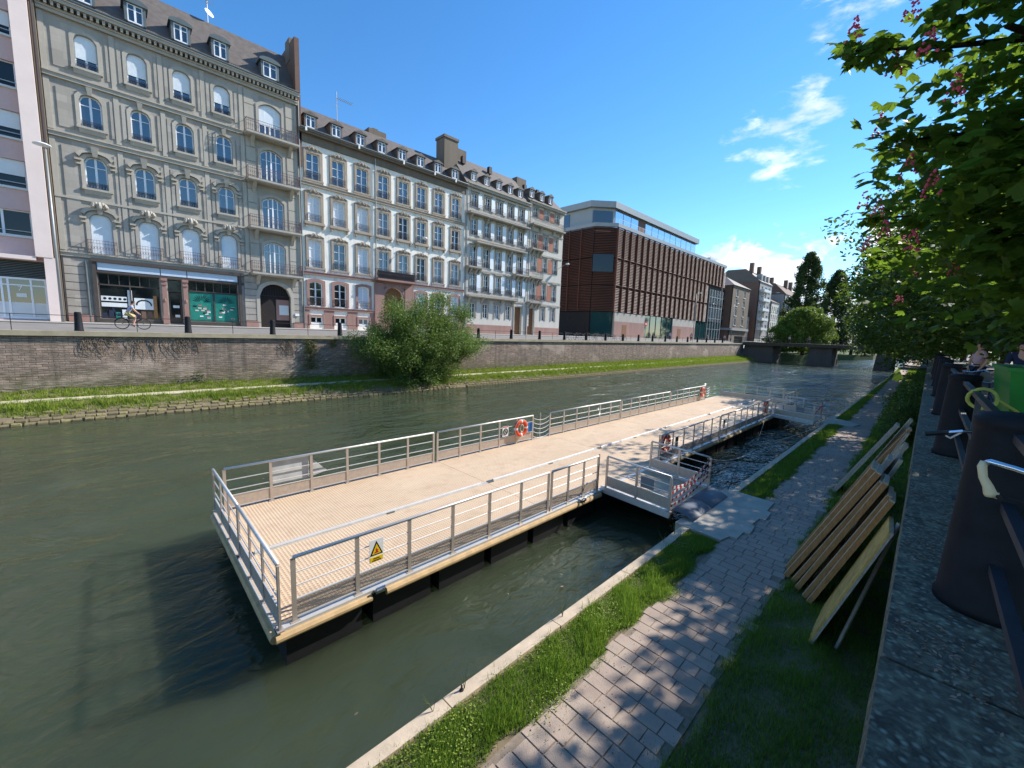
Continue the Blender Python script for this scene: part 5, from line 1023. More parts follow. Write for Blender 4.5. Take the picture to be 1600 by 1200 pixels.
def post_mesh(h, axis): return cached(('post', h, axis), lambda: (MB().box(-.016, .016, -.034, .034, 0, h).box(-.05, .05, -.07, .07, 0, .02) if axis == 'y' else MB().box(-.034, .034, -.016, .016, 0, h).box(-.07, .07, -.05, .05, 0, .02)).mesh('post', 'alu_warm'))
def railing(parent, p, q, nb, z0, h=1.08, toe=True, toemat='toe_plate', bars=(.78, .52), side=1, slope=0., name='railing'):
    """panel of railing from p to q (xy), posts on nb bays, tubular handrail, thin bars and a toe plate"""
    p = Vector((*p, z0)); q = Vector((*q, z0+slope)); d = (q-p).normalized(); ax = 'y' if abs(d.y) > abs(d.x) else 'x'
    # handrail with turned-down ends is the part itself
    r = MB().tube([p+Vector((0, 0, h)), q+Vector((0, 0, h))], .030, 10).obj(name, 'alu', parent, smooth=True)
    for i in range(nb+1): c = p.lerp(q, i/nb); inst('post', post_mesh(h-.02, ax), r, tuple(c))
    for z in bars: MB().tube([p+Vector((0, 0, z)), q+Vector((0, 0, z))], .012, 6).obj('bar', 'alu', r)
    if toe:
        MB().bar(p+Vector((0, 0, .37)), q+Vector((0, 0, .37)), .03, .02).bar(p+Vector((0, 0, .075)), q+Vector((0, 0, .075)), .03, .02).obj('toe_rail', 'alu', r); n_ = d.cross(Vector((0, 0, 1)))*.0
        for i in range(nb):
            a = p.lerp(q, (i+.03)/nb); c = p.lerp(q, (i+.97)/nb); MB().bar(a+Vector((0, 0, .222)), c+Vector((0, 0, .222)), .006, .28).obj('toe_plate', toemat, r)
    return r
NX, FX = PX1-.06, PX0+.12
railing(pt, (NX, 1.78), (NX, 7.86), 6, DZ, toemat='toe_mesh', bars=(.82, .60)); railing(pt, (NX, 7.99), (NX, 10.12), 3, DZ, toemat='toe_mesh', bars=(.82, .60)); railing(pt, (NX, 14.2), (NX, 20.2), 6, DZ, toemat='toe_mesh', bars=(.82, .60)); railing(pt, (NX, 20.33), (NX, 26.3), 6, DZ, toemat='toe_mesh', bars=(.82, .60)); railing(pt, (NX, 26.43), (NX, 29.3), 3, DZ, toemat='toe_mesh', bars=(.82, .60)); railing(pt, (NX, 32.2), (NX, 35.9), 4, DZ, toemat='toe_mesh')
railing(pt, (FX, 1.75), (FX, 7.80), 6, DZ); railing(pt, (FX, 7.96), (FX, 12.9), 5, DZ); railing(pt, (FX, 14.05), (FX, 20.1), 6, DZ); railing(pt, (FX, 20.25), (FX, 26.3), 6, DZ); railing(pt, (FX, 26.45), (FX, 32.4), 6, DZ)
railing(pt, (PX0+.0, PY0+.02), (-9.20, PY0+.02), 3, DZ, bars=(.80, .52)); railing(pt, (-9.12, PY0+.02), (PX1, PY0+.02), 3, DZ, bars=(.80, .52)); railing(pt, (PX0+.1, PY1-.05), (PX1, PY1-.05), 6, DZ)
# chain gate in the far railing
cg = MB().tube([(FX-.15, 13.55, DZ), (FX-.15, 13.55, DZ+1.12)], .02, 8).obj('ladder_pole', 'alu', pt)
for z in (.95, .75, .55, .35, .14): MB().tube([(FX, 12.95+1.07*k_/8, DZ+z-.13*(1-((k_-4)/4)**2)) for k_ in range(9)], .012, 6).obj('chain', 'alu', cg)
for y in (35.0, 33.0): 
    for z in (.9, .7, .5, .3): MB().tube([(FX, 32.5+.8*k_/4, DZ+z-.1*(1-((k_-2)/2)**2)) for k_ in range(5)], .012, 6).obj('chain', 'alu', pt) if y == 35 else None
for y in (10.16, 14.05): MB().tube([(NX, y, DZ), (NX, y, DZ+1.14)], .024, 8).obj('gate_post', 'alu_warm', pt)
# white board tied to the far railing, instruction boards
MB().box(FX-.065, FX-.05, 2.75, 3.72, DZ+.40, DZ+1.03).obj('white_board', 'board_dull', label='large white board tied to the far railing near its left end', cat='board')
MB().prism_x([(3.76, DZ+.40), (4.22, DZ+.50), (4.10, DZ+.62), (3.76, DZ+.98)], FX-.10, FX-.085).obj('white_board', 'board_dull', label='pointed white sheet jutting out beside the large white board', cat='board')
def lifebuoy(label, x, y, z, rot):
    t_ = thing('lifebuoy', label, 'lifebuoy', (x, y, z), group='lifebuoys on the pontoon railings'); R0, r0 = .29, .085
    for k_ in range(4):
        a0 = k_*math.pi/2+.12; pts = [(0, R0*math.cos(a0+(math.pi/2-.24)*i/8), R0*math.sin(a0+(math.pi/2-.24)*i/8)) for i in range(9)]; MB().tube(pts, r0, 10).obj('ring_segment', 'orange', t_, smooth=True, local=True)
        a1 = k_*math.pi/2; MB().tube([(0, R0*math.cos(a1-.13+.26*i/3), R0*math.sin(a1-.13+.26*i/3)) for i in range(4)], r0+.004, 10).obj('band', 'white_paint', t_, smooth=True, local=True)
    MB().tube([(.05, (R0+.09)*math.cos(a), (R0+.09)*math.sin(a)) for a in [k_*math.pi/8 for k_ in range(16)]], .012, 5, closed=True).obj('grab_line', 'rope', t_, local=True)
    MB().tube([(.06, .10*math.cos(a)+.02, .16*math.sin(a)) for a in [k_*.7 for k_ in range(20)]], .016, 5).obj('coiled_line', 'ivory', t_, local=True); t_.rotation_euler = rot
lifebuoy('orange lifebuoy on the far railing beside the blue notice', FX+.10, 12.05, DZ+.66, (0, 0, 0)); lifebuoy('orange lifebuoy on the far railing near the pontoon far end', FX+.10, 31.7, DZ+.66, (0, 0, 0)); lifebuoy('orange lifebuoy on the near railing just past the gangway', NX-.10, 14.75, DZ+.66, (0, 0, 0)); lifebuoy('orange lifebuoy at the far end of the near railing', NX-.10, 28.3, DZ+.66, (0, 0, 0))
def board(label, x, y0, y1, z0, z1, marks, base='white_paint', cat='sign'):
    t_ = thing('notice_board', label, cat, (x, (y0+y1)/2, z0)); MB().box(x, x+.012, y0, y1, z0, z1).obj('plate', base, t_)
    for (a, b_, c, d, m_) in marks: MB().box(x+.012, x+.016, y0+(y1-y0)*a, y0+(y1-y0)*b_, z0+(z1-z0)*c, z0+(z1-z0)*d).obj('printed_mark', m_, t_)
    return t_
board('blue and white notice beside the lifebuoy on the far railing', FX+.04, 12.4, 12.84, DZ+.40, DZ+.84, [(.02, .22, .02, .98, 'cloth_pink'), (.30, .97, .03, .97, 'blue_sign')]+[(.5, .9, .1+.15*k_, .17+.15*k_, 'white_paint') for k_ in range(6)])
nb_ = board('small white no-entry style notice left of the far lifebuoy', FX+.04, 11.05, 11.38, DZ+.42, DZ+.84, [(.04, .96, .90, .98, 'red_paint')])
MB().tube([(FX+.056, 11.215+.11*math.cos(a), DZ+.62+.12*math.sin(a)) for a in [k_*math.pi/8 for k_ in range(16)]], .018, 6, closed=True).bar((FX+.056, 11.14, DZ+.70), (FX+.056, 11.29, DZ+.54), .03, .02).obj('pictogram', 'black_paint', nb_)
ws = thing('warning_sign', 'yellow triangle warning sign on the near railing', 'sign', (NX+.02, 3.13, DZ+.5)); X_ = NX+.025
MB().box(X_, X_+.008, 3.0, 3.26, DZ+.50, DZ+.92).obj('plate', 'white_paint', ws); MB().prism_x([(3.01, DZ+.63), (3.25, DZ+.63), (3.13, DZ+.89)], X_+.008, X_+.011).obj('triangle_border', 'black_paint', ws); MB().prism_x([(3.045, DZ+.65), (3.215, DZ+.65), (3.13, DZ+.84)], X_+.011, X_+.014).obj('triangle', 'yellow_sign', ws)
MB().prism_x([(3.08, DZ+.67), (3.18, DZ+.67), (3.15, DZ+.69), (3.16, DZ+.72), (3.14, DZ+.735), (3.13, DZ+.76), (3.115, DZ+.735), (3.12, DZ+.70), (3.10, DZ+.69)], X_+.014, X_+.016).obj('pictogram', 'red_paint', ws); MB().box(X_+.008, X_+.011, 3.01, 3.25, DZ+.51, DZ+.60).obj('caption_band', 'yellow_sign', ws)
for z, y0, y1 in ((.565, 3.07, 3.19), (.53, 3.05, 3.21)):
    b = MB(); y = y0
    while y < y1: w_ = random.uniform(.006, .012); b.box(X_+.011, X_+.013, y, y+w_, DZ+z-.008, DZ+z+.010); y += w_+.004
    b.obj('lettering', 'black_paint', ws, kind='stuff')
for lbl, y0, y1, z0 in (('small black and white instruction board right of the gangway lifebuoy', 15.35, 15.62, .40), ('small instruction board halfway along the near railing', 20.6, 20.85, .40)): board(lbl, NX+.02, y0, y1, DZ+z0, DZ+z0+.46, [(.1, .9, .55, .95, 'black_paint'), (.1, .9, .08, .45, 'sign_grey')])
# gangways
def gangway(name, label, y0, y1, xa, xb, zland):
    g = thing(name, label, 'gangway', ((xa+xb)/2, (y0+y1)/2, .3)); z0 = DZ+.03; sl = zland-z0
    MB().hexa([(xa, y0+.08, z0-.05), (xb, y0+.08, z0-.05+sl), (xb, y1-.08, z0-.05+sl), (xa, y1-.08, z0-.05)], [(xa, y0+.08, z0), (xb, y0+.08, z0+sl), (xb, y1-.08, z0+sl), (xa, y1-.08, z0)]).obj('deck_panel', 'deck_grp', g)
    for y in (y0, y1): MB().bar((xa-.1, y, z0-.02), (xb, y, z0-.02+sl), .10, .20).obj('side_beam', 'alu', g)
    for k_, y in enumerate((y0, y1)):
        r_ = railing(g, (xa+.06, y), (xb-.03, y), 2, z0+.05, .97, slope=sl, bars=(.74, .52)); 
        if k_ == 0: MB().box(xa+1.15, xa+1.55, y+.02, y+.035, z0+.40, z0+.72).obj('grey_plate', 'sign_grey', r_)
    return g
gangway('gangway', 'aluminium gangway with red tape joining the pontoon to the concrete landing', 10.42, 13.2, -6.44, -4.38, PB+.10); gangway('gangway', 'far aluminium gangway near the pontoon far end', 29.5, 32.0, -6.42, -4.35, PB+.08)
for i, (y0, y1) in enumerate(((10.55, 11.82), (11.86, 13.12))):
    b = MB(); n = 8; vs = []
    for k_ in range(n+1): f = k_/n; x = -4.42+f*.62; z = PB+.155+.10*math.sin(math.pi*min(1, f*1.0))*(.8)-.10*f; vs += [(x, y0, z), (x, y1, z), (x, y0, z-.015), (x, y1, z-.015)]
    fs = []
    for k_ in range(n): a = 4*k_; fs += [(a, a+4, a+5, a+1), (a+2, a+3, a+7, a+6), (a, a+2, a+6, a+4), (a+1, a+5, a+7, a+3)]
    b.add(vs, fs).obj('ramp_plate', 'rubber_plate', smooth=True, label=['left', 'right'][i]+' one of two curved grey ramp plates between gangway and landing', cat='ramp plate')
# striped barrier tape across the gangway
def tape(name, label, p, q, p2, q2):
    t_ = thing(name, label, 'tape', p); 
    for (a, c) in ((p, q), (p2, q2)):
        a = Vector(a); c = Vector(c); n = 22
        for k_ in range(n):
            u0, u1 = a.lerp(c, k_/n), a.lerp(c, (k_+1)/n); sag = lambda f: Vector((0, 0, -.10*(1-(2*f-1)**2))); MB().bar(u0+sag(k_/n), u1+sag((k_+1)/n), .008, .075).obj('stripe', 'red_paint' if k_ % 2 else 'white_paint', t_)
    return t_
tape('barrier_tape', 'red and white barrier tape strung across the landing end of the gangway', (-4.43, 10.44, PB+.62), (-4.43, 13.18, PB+1.02), (-4.43, 10.44, PB+.42), (-4.43, 13.18, PB+.82)); tape('barrier_tape', 'short lower strand of barrier tape across the same gangway', (-4.45, 10.44, PB+.80), (-4.45, 13.18, PB+.62), (-4.45, 10.44, PB+.25), (-4.45, 13.18, PB+.5))
MB().box(-4.40, -4.37, 31.96, 32.03, PB+.2, PB+1.1).tube([(-4.38, 29.5, PB+.5), (-4.38, 32.0, PB+.9)], .03, 6).obj('barrier_tape', 'red_paint', label='strip of red tape on the far gangway post', cat='tape')
for lbl, p, q, m_, sg in (('pale mooring rope running from pontoon edge down to water', (-6.42, 27.6, DZ), (-5.9, 24.3, -.05), 'rope', .1), ('pale mooring rope from the gangway post low over the water', (-4.5, 13.2, DZ+.9), (-5.5, 22.5, .0), 'rope', .25), ('thin dark mooring line slanting to the concrete landing', (-4.0, 13.8, PB+.05), (-5.6, 20.5, -.02), 'rope_dark', .05), ('pale rope stretched over the water towards the far gangway', (-5.6, 23.0, .1), (-3.95, 29.4, PB), 'rope', .12)):
    p = Vector(p); q = Vector(q); MB().tube([p.lerp(q, k_/10)+Vector((0, 0, -sg*(1-(2*k_/10-1)**2))) for k_ in range(11)], .014, 6).obj('mooring_rope', m_, label=lbl, cat='rope')
MB().tube([(-3.86, 3.05, PB), (-3.86, 3.05, PB+.09)], .014, 8).lathe([(.03, 0), (.03, .015)], (-3.86, 3.05, PB+.012), 8).obj('mooring_pin', 'iron_dark', label='small rusty iron pin standing on the near kerb', cat='pin')

# ------------------------------------------------------------------ far quay furniture
bm = MB().lathe([(.205, 0), (.205, .06), (.195, .08), (.150, 1.02), (.150, 1.06), (.12, 1.10)], n=18).mesh('bollard', 'bollard_iron', True)
for i in range(22):
    y = -1.35+i*5.03
    if y in (): continue
    inst('quay_bollard', bm, None, (XL-.33, y, 4.54), label=f'dark tapered bollard on the far quay edge, {ORD[i]} counting from the left', cat='bollard', group='bollards along the far quay')
qr = thing('quay_railing', 'thin two-bar railing linking the bollards of the far quay', 'railing', (XL-.33, 50, 4.54))
for z in (.42, .88): MB().tube([(XL-.33, -12, 4.54+z), (XL-.33, 117, 4.54+z)], .018, 6).obj('rail', 'iron_dark', qr)
pm_ = MB().tube([(0, 0, 0), (0, 0, .9)], .02, 6).mesh('post', 'iron_dark')
for i in range(24): inst('post', pm_, qr, (XL-.33, -3.87+i*5.03, 4.54))
def lamp(name, label, x, y, z0, h, arm, head=.32):
    t_ = thing(name, label, 'street lamp', (x, y, z0)); MB().tube([(x, y, z0), (x, y, z0+h)], [.09, .055], 10).obj('pole', 'pole_grey', t_, smooth=True); MB().tube([(x, y, z0+h), (x+arm[0]*.5, y+arm[1]*.5, z0+h+.25), (x+arm[0], y+arm[1], z0+h+.2)], .035, 8).obj('arm', 'pole_grey', t_)
    lh = MB().lathe([(.05, .12), (head*.6, .10), (head, .02), (head, -.02), (head*.4, -.07)], (x+arm[0], y+arm[1], z0+h+.1), 16).obj('lamp_head', 'lamp_glass', t_, smooth=True)
lamp('street_lamp', 'tall grey lamp with oval head in front of the pink building', -41.2, -2.3, 4.98, 11.0, (.5, -.1), .42); lamp('street_lamp', 'slim lamp post in front of the louvred building', -40.6, 101, 4.98, 11, (.8, 0), .5); lamp('street_lamp', 'slim lamp post near the glass corner of the louvred building', -40.6, 128, 4.98, 10.5, (.8, 0), .5); lamp('street_lamp', 'white curved lamp post beside the bridge end', -38, 146, 4.98, 15, (3.5, 1), .5)
def walllamp(label, y, z, L):
    t_ = thing('wall_lamp', label, 'street lamp', (XF, y, z)); MB().tube([(XF, y-.9, z-.75), (XF+L*.7, y-.2, z-.1), (XF+L, y, z)], .035, 8).obj('arm', 'pole_grey', t_); MB().lathe([(.06, .14), (.28, .06), (.30, -.04), (.12, -.14)], (XF+L, y, z), 14).obj('lamp_head', 'lamp_glass', t_, smooth=True)
walllamp('white wall lamp on a long arm on the white house', 26.2, 15.6, 1.4); walllamp('round white wall lamp on the corner of the brick infill house', 52.7, 16.4, 1.1)
rs = thing('road_sign', 'round red no-entry sign on a pole by the louvred building', 'sign', (-40.8, 77.5, 4.98)); MB().tube([(-40.8, 77.5, 4.98), (-40.8, 77.5, 7.6)], .05, 8).obj('pole', 'pole_grey', rs)
MB().tube([(-40.78, 77.5, 7.9), (-40.72, 77.5, 7.9)], .52, 18).obj('disc', 'red_paint', rs); MB().box(-40.72, -40.70, 77.15, 77.85, 7.8, 8.0).obj('bar', 'white_paint', rs)

# ------------------------------------------------------------------ bicycles
def circ(r, n, c=(0, 0, 0)): return [(c[0]+r*math.cos(2*math.pi*k/n), c[1], c[2]+r*math.sin(2*math.pi*k/n)) for k in range(n)]
def make_bike(name, label, cat='bicycle', group=None, seat=False, col='bike_black'):
    t_ = thing(name, label, cat, group=group); Rw = .34; A, B = (-.53, 0, Rw), (.53, 0, Rw)
    for c in (A, B):
        w = MB().tube(circ(Rw, 24, c), .019, 6, closed=True).obj('wheel', 'black_paint', t_, local=True); MB().tube(circ(Rw-.025, 24, c), .009, 4, closed=True).obj('rim', 'chrome', w, local=True); s_ = MB()
        for k in range(14): a = 2*math.pi*k/14; s_.bar(c, (c[0]+(Rw-.03)*math.cos(a), .0, c[2]+(Rw-.03)*math.sin(a)), .003, .003)
        s_.obj('spokes', 'chrome', w, local=True)
    bb = (-.08, 0, .29); sc_ = (-.22, 0, .78); hd = (.36, 0, .80); hd2 = (.40, 0, .62)
    MB().tube([bb, sc_], .017, 8).tube([bb, hd2], .019, 8).tube([(-.2, 0, .70), hd], .016, 8).tube([hd, hd2], .019, 8).tube([A, bb], .010, 6).tube([A, sc_], .010, 6).tube([hd2, (.44, 0, .5), B], .014, 8).tube([sc_, (-.25, 0, .90)], .013, 8).tube([hd, (.345, 0, .98)], .014, 8).obj('frame', col, t_, local=True)
    h_ = MB().tube([(.36, -.29, 1.02), (.40, -.20, 1.03), (.37, 0, .99), (.40, .20, 1.03), (.36, .29, 1.02)], .012, 8).obj('handlebar', 'chrome', t_, local=True)
    for s_ in (-1, 1): MB().tube([(.37, s_*.27, 1.022), (.355, s_*.30, 1.02), (.34, s_*.40, 1.015)], .018, 8).obj('grip', 'black_paint', h_, local=True); MB().tube([(.40, s_*.21, 1.02), (.38, s_*.27, .98), (.30, s_*.29, .985)], .007, 6).obj('brake_lever', 'alu', h_, local=True)
    MB().ellip((-.28, 0, .93), (.14, .075, .035), 10, 6).obj('saddle', 'black_paint', t_, local=True); MB().tube([bb, (-.02, .08, .14)], .01, 6).tube([bb, (-.14, -.08, .44)], .01, 6).tube(circ(.09, 16, bb), .008, 4, closed=True).obj('crank', 'chrome', t_, local=True)
    MB().tube([(A[0]+.37*math.cos(a), 0, A[2]+.37*math.sin(a)) for a in [R(20+14*k) for k in range(11)]], .018, 5).obj('mudguard', col, t_, local=True)
    if seat: MB().box(-.72, -.42, -.13, .13, .82, .88).hexa([(-.78, -.14, .86), (-.70, -.14, .86), (-.70, .14, .86), (-.78, .14, .86)], [(-.92, -.13, 1.34), (-.86, -.13, 1.36), (-.86, .13, 1.36), (-.92, .13, 1.34)]).box(-.70, -.46, -.15, -.12, .86, 1.0).box(-.70, -.46, .12, .15, .86, 1.0).obj('child_seat', 'cloth_navy', t_, local=True)
    else: MB().box(-.80, -.35, -.07, .07, .72, .735).bar((-.6, 0, .72), A, .01, .01).obj('rack', 'alu', t_, local=True)
    return t_
def place(o, loc, rot): o.location = loc; o.rotation_euler = rot; return o
cyb = place(make_bike('city_bicycle', 'moving black bicycle with a child seat ridden past the shops', seat=True), (-37.0, 1.05, 4.68), (0, 0, R(90)))
# ------------------------------------------------------------------ people
def skin(name, verts, edges, rad, mat, parent=None, sub=2, **k):
    m = bpy.data.meshes.new(name); m.from_pydata(verts, edges, []); o = bpy.data.objects.new(name, m); COL.objects.link(o); o.modifiers.new('s', 'SKIN')
    for i, r in enumerate(rad): sv = m.skin_vertices[0].data[i]; sv.radius = r if isinstance(r, tuple) else (r, r); sv.use_root = (i == 0)
    o.modifiers.new('u', 'SUBSURF').levels = sub; dg = bpy.context.evaluated_depsgraph_get(); m2 = bpy.data.meshes.new_from_object(o.evaluated_get(dg)); bpy.data.objects.remove(o); m2.materials.clear(); m2.materials.append(MATS[mat]); m2.shade_smooth(); m2.name = name
    return inst(name, m2, parent, local=True, **k)
def person(label, J, top, legs, loc, rotz, sleeves=.55, shorts=1., group=None, hair='hair_dark', skin_m='skin'):
    """J: joints pelvis, chest, neck, head, and for s in l/r: sh, el, wr, hip, kn, an, toe"""
    V = []; E_ = []; Rr = []; ix = {}
    def add(k, p, r, pa=None):
        ix[k] = len(V); V.append(tuple(p)); Rr.append(r)
        if pa: E_.append((ix[pa], ix[k]))
    P = {k: Vector(v) for k, v in J.items()}; add('pelvis', P['pelvis'], (.145, .105)); add('waist', P['pelvis'].lerp(P['chest'], .5), (.125, .095), 'pelvis'); add('chest', P['chest'], (.155, .11), 'waist'); add('neck', P['neck'], .055, 'chest')
    hd = (P['head']-P['neck']).normalized(); add('jaw', P['neck'].lerp(P['head'], .45), .068, 'neck'); add('head', P['head'], .098, 'jaw'); add('crown', P['head']+hd*.09, .075, 'head')
    for s in 'lr':
        add('sh'+s, P['sh'+s], .062, 'chest'); add('el'+s, P['el'+s], .044, 'sh'+s); add('wr'+s, P['wr'+s], .03, 'el'+s); d = (P['wr'+s]-P['el'+s]).normalized(); add('hand'+s, P['wr'+s]+d*.07, (.042, .024), 'wr'+s)
        for q in range(4): add(f'f{q}{s}', P['wr'+s]+d*(.15-.01*abs(q-1))+Vector((0, 0, -.015))+d.cross(Vector((0, 0, 1)))*(.02*(q-1.5)), .010, 'hand'+s)
        add('th'+s, P['wr'+s]+d*.08+Vector((0, 0, .05)), .012, 'hand'+s)
        add('hip'+s, P['hip'+s], .092, 'pelvis'); add('kn'+s, P['kn'+s], .06, 'hip'+s); add('an'+s, P['an'+s], .04, 'kn'+s); add('toe'+s, P['toe'+s], .036, 'an'+s)
    o = skin('person', V, E_, Rr, skin_m); o.location = loc; o.rotation_euler = (0, 0, rotz); o['label'] = label; o['category'] = 'person'
    if group: o['group'] = group
    g = lambda k: P[k]; V = [g('pelvis'), g('pelvis').lerp(g('chest'), .5), g('chest'), g('chest').lerp(g('neck'), .6)]; E_ = [(0, 1), (1, 2), (2, 3)]; Rr = [(.16, .122), (.145, .115), (.172, .128), .085]
    for s in 'lr': n = len(V); V += [g('sh'+s), g('sh'+s).lerp(g('el'+s), sleeves)]; E_ += [(2, n), (n, n+1)]; Rr += [.078, .062]
    skin('shirt', [tuple(v) for v in V], E_, Rr, top, o)
    V = [g('pelvis')]; E_ = []; Rr = [(.158, .12)]
    for s in 'lr':
        n = len(V); V += [g('hip'+s), g('hip'+s).lerp(g('kn'+s), .95)]; E_ += [(0, n), (n, n+1)]; Rr += [.105, .076]
        if shorts >= 1: V.append(g('kn'+s).lerp(g('an'+s), .92)); E_.append((n+1, n+2)); Rr.append(.056)
    skin('trousers', [tuple(v) for v in V], E_, Rr, legs, o)
    for s in 'lr': a = g('an'+s); t_ = g('toe'+s); skin('shoe', [tuple(a+Vector((0, 0, .01))), tuple(a.lerp(t_, .5)+Vector((0, 0, -.02))), tuple(t_)], [(0, 1), (1, 2)], [.05, .048, .042], 'cloth_black', o, 1)
    fwd = P.get('look', Vector((1, 0, 0))); hc = P['head']; b = MB(); b.ellip(tuple(hc+hd*.035-fwd*.02), (.108, .106, .115), 14, 10); b2 = MB(); keep = []
    for f in b.f:
        c = sum((Vector(b.v[i]) for i in f), Vector())/len(f)-hc
        if c.dot(fwd) < .045+.35*max(0, c.dot(hd)-.06) or c.dot(hd) > .085: keep.append(f)
    b.f = keep; b.obj('hair', hair, o, True, local=True); sd_ = hd.cross(fwd).normalized()
    MB().ellip(tuple(hc+fwd*.10-hd*.025), (.018, .014, .024), 8, 6).obj('nose', skin_m, o, True, local=True)
    for s_ in (-1, 1): MB().ellip(tuple(hc+fwd*.088+sd_*s_*.036+hd*.005), (.010, .012, .008), 8, 5).obj('eye', 'black_paint', o, local=True); MB().ellip(tuple(hc+sd_*s_*.098-hd*.015), (.018, .010, .03), 8, 5).obj('ear', skin_m, o, local=True)
    MB().ellip(tuple(hc+fwd*.086-hd*.062), (.008, .026, .006), 8, 5).obj('mouth', 'cloth_pink', o, local=True); return o
def standing(stride=0., arms=.12, lean=0.):
    J = dict(pelvis=(0, 0, .95), chest=(lean*.5, 0, 1.32), neck=(lean*.8, 0, 1.50), head=(lean+.02, 0, 1.63), look=(1, 0, 0))
    for s, q in (('l', 1), ('r', -1)): J.update({'sh'+s: (lean*.6, q*.185, 1.43), 'el'+s: (-q*arms+lean*.5, q*.235, 1.14), 'wr'+s: (-q*arms*.4+.08+lean*.4, q*.23, .90), 'hip'+s: (0, q*.09, .88), 'kn'+s: (q*stride*.5+.03, q*.095, .49), 'an'+s: (q*stride-.02, q*.095, .08), 'toe'+s: (q*stride+.14, q*.10, .035)})
    return J
# rider on the moving bicycle (local x forward)
J = dict(pelvis=(-.27, 0, 1.02), chest=(-.06, 0, 1.40), neck=(.03, 0, 1.56), head=(.09, 0, 1.70), look=(.97, 0, -.2))
for s, q in (('l', 1), ('r', -1)): J.update({'sh'+s: (-.02, q*.18, 1.48), 'el'+s: (.12, q*.27, 1.22), 'wr'+s: (.28, q*.29, 1.06), 'hip'+s: (-.24, q*.09, .98), 'kn'+s: (.16, q*.10, .74 if q < 0 else .86), 'an'+s: (-.02 if q < 0 else .0, q*.11, .24 if q < 0 else .46), 'toe'+s: (.12, q*.12, .18 if q < 0 else .42)})
person('cyclist in light blue shirt riding along the far quay', J, 'cloth_blue', 'cloth_yellow', (-37.0, 1.05, 4.68), R(90), shorts=.9)
# parked bicycles on the far quay
pb = None
for i, y in enumerate((45.6, 47.8, 49.9, 52.2, 55.0, 57.5, 60.4)):
    l_ = f'{ORD[i]} of the bicycles parked at the far quay railing, counting from the left'
    if pb is None: pb = make_bike('parked_bicycle', l_, group='bicycles parked at the far quay'); o = pb
    else: o = copy_tree(pb); o['label'] = l_
    place(o, (XL-1.1, y, 4.56), (0, R(4), R(90+random.uniform(-10, 10))))
# passers-by near the louvred building and on the bridge
spots = [(-38.5, 84.0, 4.72, 'cloth_blue', 'cloth_navy', 'passer-by in blue shirt in front of the stone pier'), (-38.2, 94, 4.72, 'cloth_pink', 'cloth_black', 'passer-by in pale pink top by the glass entrance'), (-38.6, 95.2, 4.72, 'cloth_black', 'cloth_navy', 'passer-by in black beside the one in pink'), (-38.4, 104, 4.72, 'cloth_black', 'cloth_black', 'lone passer-by in black before the second stone pier'), (-38.0, 115, 4.72, 'cloth_grey', 'cloth_navy', 'passer-by in grey near the glass corner'), (-38.4, 121, 4.72, 'cloth_blue', 'cloth_black', 'passer-by in blue close to the bridge end'),
         (-29, 119.5, 4.93, 'cloth_black', 'cloth_navy', 'pedestrian in black on the left part of the bridge'), (-24.5, 119.6, 4.98, 'cloth_grey', 'cloth_black', 'pedestrian in grey on the middle of the bridge'), (-20.5, 119.4, 5.0, 'cloth_navy', 'cloth_navy', 'pedestrian in navy on the bridge above the pier'), (-12, 119.5, 4.98, 'red_paint', 'cloth_black', 'pedestrian in red top on the right part of the bridge')]
for i, (x, y, z, a, c, l_) in enumerate(spots): person(l_, standing(.22), a, c, (x, y, z), R(90) if i % 2 else R(-90), group='distant pedestrians')

# ------------------------------------------------------------------ right quay: bollards, rails, bicycles, boards
BY = [3.42, 8.05, 12.7, 17.35, 22.0, 26.65, 31.3]
bn = MB().lathe([(.200, 0), (.200, .04), (.190, .06), (.152, 1.0), (.152, 1.03), (.158, 1.04), (.158, 1.075), (.135, 1.10), (.08, 1.112)], n=32).mesh('bollard', 'bollard_iron', True)
for i, y in enumerate(BY): inst('wall_bollard', bn, None, (.37, y, CZ), label=['nearest big black tapered bollard on the right wall', 'second black bollard on the right wall behind a handlebar', 'third black bollard along the right wall', 'fourth black bollard along the right wall', 'fifth black bollard along the right wall', 'sixth black bollard along the right wall', 'farthest visible black bollard along the right wall'][i], cat='bollard', group='bollards on the right wall')
wr = thing('wall_railing', 'dark steel rails running between the bollards of the right wall', 'railing', (.42, 12, CZ))
for y0, y1 in zip([-1.2]+BY[:-1], BY):
    for z in (.30, .64, 1.0): MB().bar((.37, y0+.14, CZ+z), (.37, y1-.14, CZ+z), .045, .045).obj('rail', 'rail_steel', wr)
    if y0 > 0: MB().bar((.37, (y0+y1)/2, CZ), (.37, (y0+y1)/2, CZ+.98), .04, .04).box(.31, .43, (y0+y1)/2-.06, (y0+y1)/2+.06, CZ, CZ+.02).obj('post', 'rail_steel', wr)
for i, (y, x, rz, ry, lab, col) in enumerate(((4.92, .70, -90, 15, 'black bicycle whose handlebar pokes over the right wall between the first bollards', 'bike_black'), (10.2, .88, 92, -6, 'second bicycle leaning on the right wall railing', 'cloth_navy'), (14.6, .88, 88, -7, 'third bicycle leaning on the right wall railing', 'bike_black'), (19.2, .88, 93, -6, 'fourth bicycle leaning on the right wall railing', 'red_paint'))):
    o = make_bike('leaning_bicycle', lab, group='bicycles against the right wall', col=col); place(o, (x, y, 3.785), (R(ry), 0, R(rz)))
    if i == 0: MB().tube([(.50, 0, .80), (.60, 0, .80)], [.05, .035], 12).obj('headlamp', 'chrome', o, True, local=True); MB().tube([(.40, 0, .95), (.52, 0, .90), (.54, 0, .7)], .004, 5).obj('brake_cable', 'black_paint', o, local=True)
